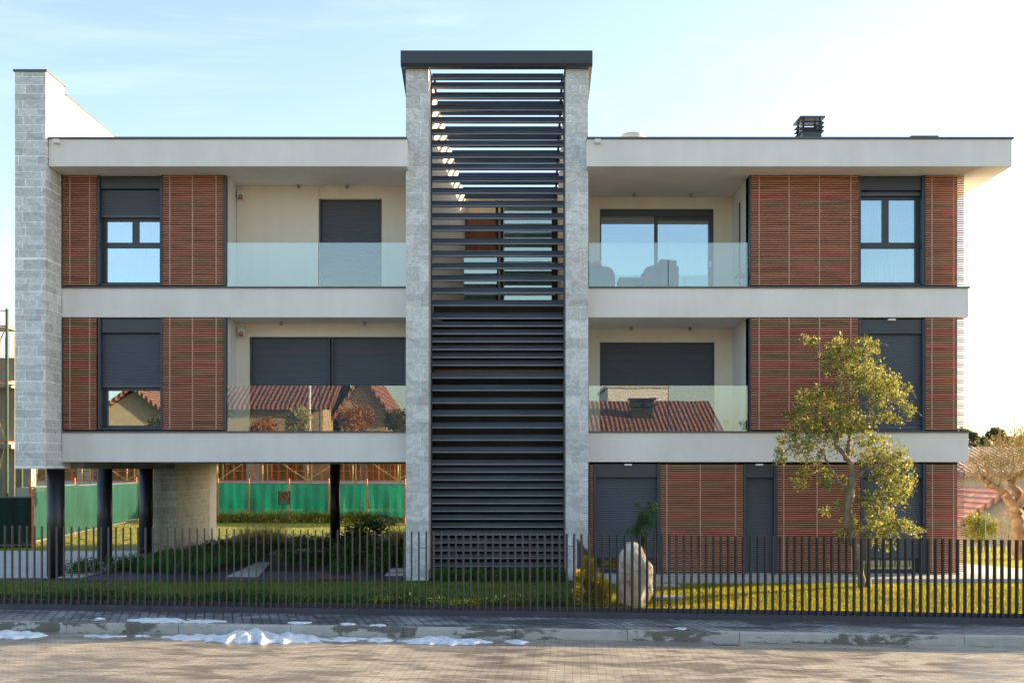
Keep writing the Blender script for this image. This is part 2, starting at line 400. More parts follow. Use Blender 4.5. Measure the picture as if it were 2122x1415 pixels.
# lawns
sheet('lawn', 1.4, 14.5, 19.5, 22.88, G, M['grass_g'], 26, 8, .012)
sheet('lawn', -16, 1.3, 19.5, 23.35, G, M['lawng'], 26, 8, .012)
sheet('lawn', 9.9, 20, 24.3, 34, G, M['grass_g'], 12, 10, .012)
sheet('lawn', -24, 6, 37, 53, G, M['grass_g'], 12, 10, .012)
sheet('lawn', -24, -10.9, 32.2, 37, G, M['grass_g'], 12, 10, .012)
# patio left, apron right, path right
poly_sheet('patio', [(-20, 24.2), (-9.35, 24.2), (-9.35, 25.6), (-9.9, 31.9), (-20, 31.9)], M['concrete'], .03, thick=.2)
poly_sheet('apron', [(1.567, 22.92), (12.0, 22.92), (12.0, 23.9), (1.567, 23.9)], M['concrete'], .11, thick=.3)
poly_sheet('path', [(9.7, 23.902), (20, 23.902), (20, 24.4), (11.6, 26.0), (10.3, 28.2), (9.7, 28.2)], M['concrete'], .06, thick=.2)
poly_sheet('path', [P(470, 1197, 24.3).xy[:], P(535, 1197, 24.3).xy[:], (X(560, 27.9), 27.9), (X(534, 27.9), 27.9)], M['concrete'], .035, thick=.1)
poly_sheet('path', [(X(545, 30.5), 30.5), (X(650, 30.5), 30.5), (X(640, 32.5), 32.5), (X(560, 32.5), 32.5)], M['concrete'], .035, thick=.1)
poly_sheet('gravel_bed', [(-9.2, 23.5), (-2.4, 23.5), (-2.4, 25.6), (-9.2, 25.6)], M['gravel'], .018)
poly_sheet('mulch_bed', [(X(665, 24), 23.62), (X(745, 24), 23.62), (X(745, 24.8), 24.6), (X(665, 24.8), 24.6)], M['mulch'], .03)
for i, (px, py) in enumerate(((1378, 1222), (1385, 1240))):
    d = 2.42 * F / (py - HY); x = X(px, d)
    tag(box('stepping_slab', x - .28, x + .28, d - .14, d + .14, G(x, d) - .03, G(x, d) + .05, M['concrete'], bev=.01),
        ('farther' if i == 0 else 'nearer') + ' of two small stepping slabs in the grass right of the boulder', 'stepping stone', 'stepping slabs by the boulder')

# ------------------------------------------------------------------ grass blades
def scatter(x0, x1, y0, y1, n):
    x = RNG.uniform(x0, x1, n); y = RNG.uniform(y0, y1, n)
    return np.stack([x, y, np.array([G(a, b) for a, b in zip(x, y)]) + .01], 1)
pp = np.concatenate([scatter(1.5, 10.8, 19.5, 22.88, 60000), scatter(9.9, 15, 24.5, 33, 16000)])
V, Fc = blades(pp, .042, .012, .7)
tag(mesh_obj('grass', V, Fc, M['grass']), kind='stuff')
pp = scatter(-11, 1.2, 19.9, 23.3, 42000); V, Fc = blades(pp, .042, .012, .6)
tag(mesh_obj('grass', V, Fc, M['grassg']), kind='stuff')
pp = scatter(-22, 0, 38, 52, 16000); V, Fc = blades(pp, .05, .03)
tag(mesh_obj('grass', V, Fc, M['grass']), kind='stuff')
pp = scatter(-24, -11.5, 32.2, 38, 7000); V, Fc = blades(pp, .07, .02)
tag(mesh_obj('grass', V, Fc, M['grass']), kind='stuff')
# dense creeping ground cover right behind the fence, left garden
pts = scatter(-11, 1.1, 19.42, 20.35, 3400); pts[:, 2] += RNG.uniform(.0, .13, len(pts)) * (1.0 + .5 * np.sin(pts[:, 0] * 2.3))
V, Fc = leaves(pts, 9, .035, .045, .5)
tag(mesh_obj('ground_cover', V, Fc, M['cover']), kind='stuff')
# ------------------------------------------------------------------ the apartment building
B = thing('apartment_building', (0, 30, 0), 'three storey apartment block with cedar slat screens and tall louvred stair tower', 'apartment building')
YF = 24.0
z1t, z1b = Z(893, 24), Z(957, 24); z2t, z2b = Z(594, 24), Z(657.5, 24); zr = Z(363, 24); zrt = Z(289, 23.31)
xl, xr = -9.69, 9.745
PL, PR = (X(841, 23.6), X(888, 23.6)), (X(1173, 23.6), X(1219, 23.6))
def band(x0, x1, zb, zt):
    o = box('floor_band', x0, x1, YF, YF + .3, zb, zt - .035, M['plaster'], B, bev=.006)
    box('band_cap', x0, x1 + (.03 if x1 > 5 else 0), YF - .035, YF + .32, zt - .033, zt, M['cap'], o)
for zb, zt in ((z1b, z1t), (z2b, z2t)):
    band(xl + .002, PL[0] - .002, zb, zt); band(PR[1] + .002, xr, zb, zt)
# structural floor slabs behind the bands; right ones extended unseen to block sun
SL = []
for nm, x0, x1, zb, zt in (('floor_slab', xl, PL[0] - .01, z1b + .004, z1t - .12), ('floor_slab', PR[1] + .01, xr - .15, z1b + .004, z1t - .12),
                       ('floor_slab', xl, PL[0] - .01, z2b + .004, z2t - .12), ('floor_slab', PR[1] + .01, xr - .15, z2b + .004, z2t - .12)):
    box(nm, x0 + .003, x1, YF + .302, 36 if x0 < 0 else 40, zb, zt, M['plaster'], B)
# roof
rx0, rx1 = X(101, 23.31), X(2097, 23.31)
rs = box('roof_slab', rx0, PL[0] + .05, 23.31, 36.5, zr, zrt, M['plaster'], B, bev=.006)
box('roof_cap', rx0, PL[0] + .05, 23.28, 23.6, zrt + .002, zrt + .045, M['cap'], rs)
rs2 = box('roof_slab', PR[1] - .05, rx1, 23.31, 40.5, zr, zrt, M['plaster'], B, bev=.006)  # right roof runs back with the unseen sun-blocking wing
obj('roof_cap', MB().box(PR[1] - .05, rx1 + .03, 23.28, 23.6, zrt + .002, zrt + .045).box(rx1 - .3, rx1 + .03, 23.6, 36.5, zrt + .002, zrt + .045), M['cap'], rs2)
box('roof_slab', PL[0] + .055, PR[1] - .055, 28.6, 36.5, zr + .003, zrt - .003, M['plaster'], B)
for px in (119, 1238):
    x = X(px, 23.3)
    obj('eaves_sensor', MB().box(x - .06, x + .06, 23.2, 23.31, zrt - .1, zrt - .02), M['white'], rs if px < 500 else rs2, 'small white box under the roof edge')
# stone tower at the left end
tx0, tx1 = X(31, 23.19), X(95, 23.19); tz = Z(146, 23.19)
box('stone_tower', tx0, tx1, 23.19, 24.13, E + .0, zrt, M['stone'], B)
tw = obj('tower_head', MB().box(tx0, tx1 - .004, 23.19, 24.13, zrt + .001, tz - .03), M['stone'], B)
box('tower_render', tx1 - .003, tx1 + .004, 23.2, 24.13, zrt + .002, tz - .035, M['plaster'], tw)
box('tower_cap', tx0 - .03, tx1 + .03, 23.16, 24.16, tz - .028, tz + .012, M['cap'], tw)
sw = box('parapet_wall', tx0 + .02, tx1 + .002, 24.135, 33, zr, Z(194, 24.13) - .03, M['plaster'], B)
box('parapet_cap', tx0, tx1 + .03, 24.2, 33.03, Z(194, 24.13) - .028, Z(194, 24.13), M['cap'], sw)
box('parapet_vent', tx1, tx1 + .03, 24.35, 24.75, Z(250, 24.3), Z(226, 24.3), M['inner'], sw)
box('side_wall', tx0 + .02, tx1 - .003, 24.135, 35.9, E, zr - .002, M['plaster'], B)
# under-slab beam, columns and stone wall on the left
box('beam', -10.3, -9.4, 24.5, 31.0, E, z1b, M['rawconc'], B)
box('beam', -9.398, X(440, 35), 30.6, 31.0, E + .01, z1b + .003, M['rawconc'], B)
def column(px, d, r, z1=E):
    x = X(px, d); pts = [(x, d, G(x, d) + .002), (x, d, z1)]
    o = obj('column', MB().tube(pts, r, 32), M['colm'], B, smooth=False)
    for p in o.data.polygons: p.use_smooth = len(p.vertices) == 4
    return o
column(115.5, 24.35, .183); column(217, 28.3, .183); column(302.5, 30.7, .183); column(694.5, 34, .15, z1b)
wx0, wx1 = X(318, 31.1), X(365, 31.1)
box('stone_wall', wx0, wx1, 31.1, 34.5, .002, z1b, M['stone3'], B)
box('wall_end', wx0, wx1 + .004, 34.502, 35.3, .002, z1b, M['inner'], B)
# ---- stair tower
for i, (a, b_) in enumerate((PL, PR)):
    o = box('stair_pillar', a, b_, 23.6, 24.28, .002, Z(141, 23.6), M['stone2'], B, bev=.004)
    box('pillar_cap', a - .03, b_ + .03, 23.57, 24.31, Z(141, 23.6) + .001, Z(137, 23.6), M['metal'], o)
cx0, cx1 = X(830, 23.4), X(1228, 23.4); cz1, cz0 = Z(105, 23.4), Z(131, 23.4)
cb = obj('canopy_beam', MB().prism([(23.4, cz0), (23.46, cz0 - .06), (23.62, cz0 - .06), (23.62, cz1), (23.4, cz1)], 'x', cx0, cx1), M['metal'], B)
for sx in (cx0, cx1 - .12):
    pts = [(23.622, cz1), (23.622, cz0 - .06), (28.5, zrt + .05), (28.5, zrt + .32)]
    obj('side_beam', MB().prism(pts, 'x', sx, sx + .12), M['metal'], cb)
for px in (868, 880, 1190, 1200):
    x = X(px, 23.8); box('strut', x - .03, x + .03, 23.75, 23.85, Z(137, 23.6) + .003, cz0 + .1, M['black'], cb)
# sloping side walls of the stair hall
zt0 = Z(141, 23.6) - .03
for (xa, xb, wd) in ((PL[1], -1.22, -.3), (PR[0], 1.10, .3)):
    vs = [];
    for (x, y, zt) in ((xa, 24.29, zt0), (xb, 28.2, 9.16)):
        vs += [(x, y, z2b), (x + wd, y, z2b), (x + wd, y, zt), (x, y, zt)]
    obj('hall_side_wall', MB().add(vs, [(0, 1, 2, 3), (7, 6, 5, 4), (0, 4, 5, 1), (1, 5, 6, 2), (2, 6, 7, 3), (3, 7, 4, 0)]), M['inner'], B)
# rear louvres riding on the sloping walls (open sky between)
rl = obj('skylight_frame', MB().prism([(24.4, zt0 - .02), (24.4, zt0 + .04), (28.2, 9.2), (28.2, 9.14)], 'x', -1.75, -1.70)
         .prism([(24.4, zt0 - .02), (24.4, zt0 + .04), (28.2, 9.2), (28.2, 9.14)], 'x', 1.02, 1.07), M['metal2'], B)
def slope_z(y): return zt0 - .06 + (9.16 - zt0) * (y - 24.29) / 3.91
y = 24.42
for k in range(15):
    z = slope_z(y); xa = -1.8 + .58 * (y - 24.29) / 3.91
    obj('skylight_blade', MB().prism([(y, z - .02), (y + .02, z - .02), (y + .06, z + .115), (y + .04, z + .115)], 'x', xa + .005, 1.098), M['metal2'], rl)
    y += .262
# front louvres
lb = [164.6, 182.7, 205, 230, 254.5, 278.8, 303, 327.5, 351, 377, 402, 428.7, 454, 479, 506.5, 532, 557.7, 582.8, 608.3, 634.4, 661, 676.8, 693,
      709.3, 725.6, 741.8, 758, 784, 810, 836, 862, 887.4, 913, 938, 963, 979, 995.5, 1011.7, 1028, 1044, 1060, 1076.4, 1092.8, 1108.6, 1125.3, 1141.7, 1157.5, 1174.2]
dl = 24.18
ls = obj('louvre_screen', MB().box(PL[1] + .001, PL[1] + .03, 24.2, 24.27, .05, zt0).box(PR[0] - .03, PR[0] - .001, 24.2, 24.27, .05, zt0), M['metal'], B, 'tall screen of dark horizontal blades between two stone pillars')
for yb in lb:
    z = Z(yb, dl); h = .108 if (661 < yb < 759 or yb > 962) else .135
    pr = [(dl, z), (dl, z + .028), (dl + .012, z + .034), (dl + .045, z + h - .014), (dl + .03, z + h - .01), (dl + .03, z + h), (dl + .08, z + h), (dl + .08, z)]
    bl = obj('louvre_blade', MB().prism(pr, 'x', PL[1] + .032, PR[0] - .032), M['metal2'], ls)
    if yb > 470: box('blade_lip', PL[1] + .033, PR[0] - .033, dl - .004, dl - .0005, z + .001, z + .026, M['lip'], bl) if False else None
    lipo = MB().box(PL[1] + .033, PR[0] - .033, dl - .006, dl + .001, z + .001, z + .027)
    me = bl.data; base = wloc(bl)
    # the brighter lip is part of the same blade: second material on extra faces, paler as if lit
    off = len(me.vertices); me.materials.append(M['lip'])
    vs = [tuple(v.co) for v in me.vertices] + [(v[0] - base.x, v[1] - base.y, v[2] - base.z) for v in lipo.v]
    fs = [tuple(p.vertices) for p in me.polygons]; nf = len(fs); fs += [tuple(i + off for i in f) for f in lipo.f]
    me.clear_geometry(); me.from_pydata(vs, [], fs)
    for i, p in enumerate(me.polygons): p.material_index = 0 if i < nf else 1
# stair hall interior
hz = Z(641, 26)   # hall floor level
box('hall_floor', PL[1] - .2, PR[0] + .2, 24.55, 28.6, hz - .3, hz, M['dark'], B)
hb = obj('hall_back_wall', MB().box(-1.5, 1.25, 28.21, 28.4, hz, zr + .5), M['inner'], B)
box('hall_door', -1.2, -.42, 28.12, 28.2, 7.6, 8.75, M['door'], hb)
for px in (1030, 1040, 1146, 1152):
    x = X(px, 27.8); box('hall_post', x - .035, x + .035, 27.75, 27.82, hz, 9.0, M['black'], hb)
box('hall_pane', X(1045, 27.8), X(1146, 27.8), 27.77, 27.79, hz, 8.9, M['hallglass'], hb)
box('hall_pane', X(962, 26.5), X(1030, 26.5), 26.4, 26.42, hz, 7.5, M['hallglass'], hb)
for zz in (6.3, 6.55, 6.9, 7.3): box('hall_rail', -.95, 1.0, 27.0, 27.03, zz, zz + .025, M['white'], hb)
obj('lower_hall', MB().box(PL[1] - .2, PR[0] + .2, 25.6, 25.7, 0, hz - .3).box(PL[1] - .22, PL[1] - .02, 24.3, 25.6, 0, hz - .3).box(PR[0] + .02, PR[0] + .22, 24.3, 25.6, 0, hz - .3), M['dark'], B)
box('lower_hall_sill', PL[1] + .04, PR[0] - .04, 24.5, 24.6, Z(771, 24.5), Z(766, 24.5), M['door'], B)
# ---- solid walls behind the screens
def wall(x0, x1, y0, y1, z0, z1, m=M['black'], nm='wall'): return box(nm, x0, x1, y0, y1, z0, z1, m, B)
def screen(px0, px1, pyt, pyb, battens, cap=None):
    x0, x1 = X(px0, 24), X(px1, 24); zt, zb = Z(pyt, 24), Z(pyb, 24)
    n = max(1, round((zt - zb) / .0485)); p = (zt - zb) / n; mb = MB()
    for k in range(n):
        z = zb + p * k + .006; j = random.uniform(-.0015, .0015)
        mb.box(x0 + .012, x1 - .002, 24.0 + j, 24.042, z, z + .0235)
    o = obj('slat_screen', mb, M['slat'], B)
    for q in battens:
        x = X(q, 24); box('batten', x - .014, x + .014, 23.992, 23.998, zb, zt, M['batten'], o)
    box('edge_trim', x0 - .012, x0 + .01, 23.985, 24.16, zb - .01, zt + .01, M['metal'], o)
    return o
def backing(px0, px1, z0, z1): wall(X(px0, 24), X(px1, 24), 24.162, 24.42, z0, z1)
for (fl, z0, z1, pt, pb) in ((2, z2t - .1, zr - .001, 363.5, 591), (1, z1t - .1, z2b + .002, 658.5, 890)):
    screen(130 if fl == 1 else 129, 200, pt, pb, (145, 186)); backing(127, 201, z0, z1)
    o = screen(336, 463, pt, pb, (352, 399, 448)); backing(335, 468, z0, z1)
    box('edge_trim', X(463, 24), X(468, 24), 23.985, 24.16, Z(pb + 1, 24), Z(pt, 24), M['metal'], o)
    screen(1555, 1779, pt, pb, (1573, 1635, 1698, 1763)); backing(1554, 1780, z0, z1)
    screen(1917, 1998, pt, pb, (1931, 1976)); backing(1916, 1990, z0, z1)
screen(1222, 1229, 962, 1185, ()); backing(1219.5, 1229, .12, z1b)
screen(1368, 1540, 962, 1185, (1382, 1451, 1524)); backing(1367, 1541, .12, z1b)
screen(1610, 1783, 962, 1185, (1624, 1693, 1765)); backing(1609, 1784, .12, z1b)
screen(1919, 1998, 962, 1185, (1932, 1976)); backing(1918, 1990, .12, z1b)
# side and rear closing walls; right wing deepened out of view to block sun
obj('outer_wall', MB().box(X(1985, 24), X(1990, 24) - .005, 24.43, 40, .12, z1b).box(X(1985, 24), X(1990, 24) - .005, 24.43, 40, z1t - .1, z2b).box(X(1985, 24), X(1990, 24) - .005, 24.43, 40, z2t - .1, zr - .002), M['plaster'], B)
obj('rear_wall', MB().box(-9.6, PR[1], 35.6, 35.8, z1t, zr - .003).box(PR[1], 9.4, 39.6, 39.8, 0, zr - .003), M['plaster'], B)
obj('inner_wall', MB().box(PR[1] + .003, 9.3, 27.5, 27.7, .0, z1b).box(PR[1] + .001, PR[1] + .1, 24.3, 39.6, 0, z1b), M['dark'], B)  # long side wall carried back to keep sun off the stone wall
obj('plinth', MB().box(PR[1] + .003, X(1992, 24), 24.03, 24.4, .0, .118), M['concrete'], B)
# ---- roller shutters and windows
def shutter(mb, x0, x1, y, z0, z1, pitch=.045):
    n = max(1, round((z1 - z0) / pitch)); p = (z1 - z0) / n
    for k in range(n):
        z = z0 + k * p
        mb.add([(x0, y, z), (x1, y, z), (x1, y - .011, z + p * .45), (x0, y - .011, z + p * .45), (x1, y - .006, z + p * .85), (x0, y - .006, z + p * .85), (x1, y + .004, z + p * .9), (x0, y + .004, z + p * .9), (x1, y, z + p), (x0, y, z + p)],
               [(0, 1, 2, 3), (3, 2, 4, 5), (5, 4, 6, 7), (7, 6, 8, 9)])
    return mb
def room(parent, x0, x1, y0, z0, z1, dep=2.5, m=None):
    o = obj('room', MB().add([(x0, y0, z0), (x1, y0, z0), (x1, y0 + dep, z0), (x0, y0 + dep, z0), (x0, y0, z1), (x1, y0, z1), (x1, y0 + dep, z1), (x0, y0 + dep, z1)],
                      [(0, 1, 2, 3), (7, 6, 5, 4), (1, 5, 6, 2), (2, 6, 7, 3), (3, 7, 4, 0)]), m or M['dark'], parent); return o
def window(px0, px1, ybox, yshut, yend, ybot, glazed=True, mull=None, trans=None, curtain=False, gm='glass'):
    """facade window: metal lining, roller box from ybox, shutter yshut..yend, glazing yend..ybot (pixels of the photo, at 24 m)"""
    x0, x1 = X(px0, 24), X(px1, 24); zt = Z(ybox, 24); zb = Z(ybot, 24); yb = 24.15
    w = obj('window', MB().box(x0, x0 + .05, 24.0, 24.4, zb, zt).box(x1 - .05, x1, 24.0, 24.4, zb, zt).box(x0 + .05, x1 - .05, 24.05, 24.4, zb, zb + .035), M['metal'], B)
    zs1 = Z(yshut, 24.1)
    box('shutter_box', x0 + .052, x1 - .052, 24.06, 24.38, zs1, zt - .002, M['metal'], w, bev=.004)
    ze = Z(yend, 24.1)
    mb = shutter(MB(), x0 + .051, x1 - .051, yb, ze + .05, zs1 - .012); mb.box(x0 + .051, x1 - .051, yb - .02, yb + .02, ze, ze + .048)
    obj('roller_shutter', mb, M['shutter'], w)
    if glazed:
        f = MB(); yg = 24.22; a, b_ = x0 + .052, x1 - .052; z0, z1 = zb + .037, ze + .2
        f.box(a, a + .07, yg, yg + .07, z0, z1).box(b_ - .07, b_, yg, yg + .07, z0, z1).box(a + .07, b_ - .07, yg, yg + .07, z0, z0 + .06).box(a + .07, b_ - .07, yg, yg + .07, ze - .07, ze + .02)
        if trans:
            f.box(a + .07, b_ - .07, yg - .004, yg + .07, Z(trans[1], yg), Z(trans[0], yg))
            if mull: xm = X(mull, yg); f.box(xm - .07, xm + .07, yg - .002, yg + .07, Z(trans[0], yg) + .001, ze - .071)
        fr = obj('window_frame', f, M['metal'], w)
        if trans:
            if mull:
                xm = X(mull, yg)
                box('pane', a + .07, xm - .07, yg + .03, yg + .04, Z(trans[0], yg), ze - .07, M[gm], fr); box('pane', xm + .07, b_ - .07, yg + .03, yg + .04, Z(trans[0], yg), ze - .07, M[gm], fr)
            box('pane', a + .07, b_ - .07, yg + .03, yg + .04, z0 + .06, Z(trans[1], yg), M[gm], fr)
        else: box('pane', a + .07, b_ - .07, yg + .03, yg + .04, z0 + .06, ze - .07, M[gm], fr)
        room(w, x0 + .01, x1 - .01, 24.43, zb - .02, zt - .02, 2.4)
        if curtain:
            n = 60; V = []
            for i in range(n + 1):
                x = x0 + .06 + (x1 - x0 - .12) * i / n; y = 24.6 + .025 * math.sin(i * 1.9) + .015 * math.sin(i * .7); V += [(x, y, zb), (x, y, zt - .1)]
            mesh_obj('curtain', V, [(2 * i, 2 * i + 2, 2 * i + 3, 2 * i + 1) for i in range(n)], M['curtain'], w, smooth=True)
    return w
window(201, 336, 365, 392, 450, 591, mull=281, trans=(503, 514), curtain=True)
window(1779, 1916, 365, 395, 405, 591, mull=1835, trans=(503, 515), curtain=True)
window(203, 337, 660, 690, 802, 890)
window(1780, 1917, 661, 692, 888, 892, glazed=False)
w1 = window(1229.5, 1367, 961, 989, 1155, 1190, gm='rail')
window(1541, 1609, 961, 990, 1191, 1194, glazed=False)
w3 = window(1784, 1918, 961, 990, 1155, 1190, mull=None, gm='hallglass')
for px, py in ((1302, 961), (1574, 961), (1848, 661)):
    x = X(px, 23.99); z = Z(py, 24)
    obj('window_sensor', MB().prism([(x - .08, z - .035), (x + .07, z - .035), (x + .08, z), (x - .08, z)], 'y', 23.96, 24.04), M['white'], B, 'small white sensor at the head of a window')
# ---- balconies
def balcony(pxa, pxb, d, zt, zb, side):
    """recessed balcony: back wall at depth d between x(pxa) and x(pxb) at 24 m"""
    xa, xb = X(pxa, 24), X(pxb, 24)
    return xa, xb
DL, DR = 24.95, 25.95
def back_wall(x0, x1, d, z0, z1, ox0, ox1, oz1, m=M['inner']):
    mb = MB()
    if ox0 > x0 + .005: mb.box(x0, ox0, d, d + .25, z0, z1)
    if ox1 < x1 - .005: mb.box(ox1, x1, d, d + .25, z0, z1)
    mb.box(ox0 + .0005, ox1 - .0005, d, d + .25, oz1, z1)
    return obj('balcony_wall', mb, m, B)
def balc_shutter(x0, x1, d, z0, z1, nm='balcony_door'):
    w = obj(nm, MB().box(x0, x0 + .04, d + .06, d + .24, z0, z1).box(x1 - .04, x1, d + .06, d + .24, z0, z1).box(x0, x1, d + .16, d + .24, z1 - .03, z1 - .0), M['metal'], B)
    obj('roller_shutter', shutter(MB(), x0 + .041, x1 - .041, d + .12, z0, z1 - .035, .052), M['shutter'], w); return w
# upper left
xa = X(468, 24); fz2, fz1 = z2t - .118, z1t - .118
back_wall(xa, PL[0] + .1, DL, fz2, zr - .002, X(661, DL), X(791, DL), Z(412, DL))
balc_shutter(X(661, DL), X(791, DL), DL, fz2, Z(412, DL))
box('wall_step', xa + .01, X(660, DL - .03), DL - .03, DL - .002, fz2, zr - .004, M['inner'], B)
box('balcony_side_wall', xa - .15, xa, 24.165, DL, fz2, zr - .002, M['plaster'], B)
# lower left
back_wall(xa, PL[0] + .1, DL, fz1, z2b, X(517, DL), PL[0] + .09, Z(698, DL))
balc_shutter(X(517, DL), X(683, DL), DL, fz1, Z(698, DL)); balc_shutter(X(686, DL), PL[0] + .09, DL, fz1, Z(698, DL))
box('balcony_side_wall', xa - .15, xa, 24.165, DL, fz1, z2b - .002, M['plaster'], B)
# upper right : sliding glass door
xb = X(1554, 24)
ox0, ox1, oz = X(1243, DR), X(1479, DR), Z(433, DR)
back_wall(PR[1] - .1, xb, DR, fz2, zr - .002, ox0, ox1, oz)
sd = obj('sliding_door', MB().box(ox0, ox0 + .04, DR + .06, DR + .2, fz2, oz).box(ox1 - .1, ox1, DR + .06, DR + .2, fz2, oz).box(ox0 + .04, ox1 - .1, DR + .05, DR + .24, oz - .16, oz), M['metal'], B)
xm = X(1360, DR)
box('door_frame', xm - .035, xm + .045, DR + .09, DR + .17, fz2, oz - .16, M['metal'], sd); box('door_frame', xm + .046, ox1 - .11, DR + .09, DR + .17, oz - .24, oz - .161, M['metal'], sd)
box('pane', ox0 + .04, xm - .035, DR + .12, DR + .13, fz2, oz - .16, M['glass'], sd); box('pane', xm + .046, ox1 - .1, DR + .14, DR + .15, fz2, oz - .24, M['glass'], sd)
box('handle', X(1472, DR) - .02, X(1472, DR) + .02, DR + .02, DR + .058, Z(553, DR), Z(541, DR), M['white'], sd)
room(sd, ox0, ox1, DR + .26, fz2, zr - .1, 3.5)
box('balcony_side_wall', xb, xb + .15, 24.165, DR + .2, fz2, zr - .002, M['plaster'], B)
box('side_door_edge', xb - .02, xb + .001, 25.0, 25.1, fz2, 8.3, M['metal'], B)
# lower right
back_wall(PR[1] - .1, xb, DR, fz1, z2b, X(1243, DR), X(1481, DR), Z(709, DR))
balc_shutter(X(1243, DR), X(1481, DR), DR, fz1, Z(709, DR))
box('balcony_side_wall', xb, xb + .15, 24.165, DR + .2, fz1, z2b - .002, M['plaster'], B)
# stair tower flank walls closing the balconies are the pillars' backs
obj('flank_wall', MB().box(PL[0] + .11, PL[0] + .2, 24.29, 28.5, z1t, zr - .003).box(PR[1] - .2, PR[1] - .11, 24.29, 28.5, z1t, zr - .003), M['plaster'], B)
# glass balustrades
def rail(px0, px1, zt, zb):
    o = box('glass_panel', X(px0, 24.06), X(px1, 24.06), 24.055, 24.07, zb, zt, M['rail'], B)
for zt, zb, j1, j2 in ((Z(502, 24), z2t + .001, 660, 1384.5), (Z(798.5, 24), z1t + .001, 662.5, 1384.5)):
    rail(471, j1 - .8, zt, zb); rail(j1 + .8, 841.5, zt, zb); rail(1220.5, j2 - .8, zt, zb); rail(j2 + .8, 1549, zt, zb)
# ceiling spots, alarms, sockets
for px, py, d in ((619, 380, 24.8), (719, 380, 24.8), (583, 667, 24.7), (756, 667, 24.7), (1314, 398, 25.6), (1432, 398, 25.6), (1308, 677, 25.6), (1430, 677, 25.6)):
    x = X(px, d); zc = (zr if py < 500 else z2b)
    obj('ceiling_spot', MB().tube([(x, d, zc - .001), (x, d, zc - .085)], .035, 16), M['grey'], B)
for px, py in ((500, 407), (501, 690)):
    x = X(px, DL - .05); z = Z(py, DL); hw = .085
    a = obj('alarm_siren', MB().prism([(x - hw, z - .11), (x + hw, z - .11), (x + hw, z + .08), (x + hw * .6, z + .12), (x - hw * .6, z + .12), (x - hw, z + .08)], 'y', DL - .1, DL - .032), M['white'], B)
    bevel(a, .012)
    n = 10; arc = [(x + math.cos(math.pi * i / n) * .055, z - .05 + math.sin(math.pi * i / n) * .075) for i in range(n + 1)]
    obj('siren_dome', MB().prism(arc, 'y', DL - .125, DL - .101), M['grey'], a)
    box('siren_light', x - .05, x + .05, DL - .13, DL - .101, z - .095, z - .055, M['red'], a)
for px, py, d, m in ((502, 581, DL - .03, 'white'), (501, 867, DL, 'white'), (1504, 873, DR, 'grey')):
    x = X(px, d); z = Z(py, d); box('wall_socket', x - .055, x + .055, d - .02, d - .001, z - .04, z + .04, M[m], B, bev=.004)
x = X(1418, DR); obj('wall_lamp', MB().box(x - .07, x + .07, DR - .06, DR - .001, Z(685, DR), Z(682, DR) + .01), M['white'], B)
# ---- roof furniture
def chimney(px0, px1, d, pyt):
    x0, x1 = X(px0, d), X(px1, d); zt = Z(pyt, d); y1 = d + .6
    c = box('chimney', x0 + .04, x1 - .04, d + .04, y1 - .04, zrt - .01, zt - .32, M['metal'], B)
    for xx in (x0 + .05, x1 - .09):
        for yy in (d + .05, y1 - .1): box('chimney_post', xx, xx + .04, yy, yy + .05, zt - .319, zt - .041, M['metal'], c)
    for k in range(3):
        z = zt - .34 + k * .095
        vs = [(x0 - .02, d - .02, z), (x1 + .02, d - .02, z), (x1 + .02, y1 + .02, z), (x0 - .02, y1 + .02, z), (x0 + .06, d + .06, z + .06), (x1 - .06, d + .06, z + .06), (x1 - .06, y1 - .06, z + .06), (x0 + .06, y1 - .06, z + .06)]
        obj('chimney_louvre', MB().add(vs, [(0, 1, 5, 4), (1, 2, 6, 5), (2, 3, 7, 6), (3, 0, 4, 7)]), M['metal'], c)
    vs = [(x0 - .03, d - .03, zt - .04), (x1 + .03, d - .03, zt - .04), (x1 + .03, y1 + .03, zt - .04), (x0 - .03, y1 + .03, zt - .04), (x0 - .03, d - .03, zt), (x1 + .03, d - .03, zt), (x1 + .03, y1 + .03, zt), (x0 - .03, y1 + .03, zt)]
    obj('chimney_cap', MB().add(vs, [(0, 3, 2, 1), (4, 5, 6, 7), (0, 1, 5, 4), (1, 2, 6, 5), (2, 3, 7, 6), (3, 0, 4, 7)]), M['metal'], c)
chimney(1660, 1707, 26.2, 241)
x = X(1312, 26); zt = Z(277, 26); n = 24
V = []; rr = [(.30, zrt - .01), (.30, zt - .1), (.27, zt - .04), (.15, zt - .008), (.001, zt)]
for r, z in rr: V += [(x + r * math.cos(2 * math.pi * k / n), 26 + r * math.sin(2 * math.pi * k / n), z) for k in range(n)]
o = mesh_obj('roof_vent', V, [(i * n + k, i * n + (k + 1) % n, (i + 1) * n + (k + 1) % n, (i + 1) * n + k) for i in range(4) for k in range(n)], M['galv'], B, smooth=True)
obj('roof_hatch', MB().box(X(1888, 25.5), X(1945, 25.5), 25.5, 26.2, zrt, Z(281, 25.5)), M['metal'], B)

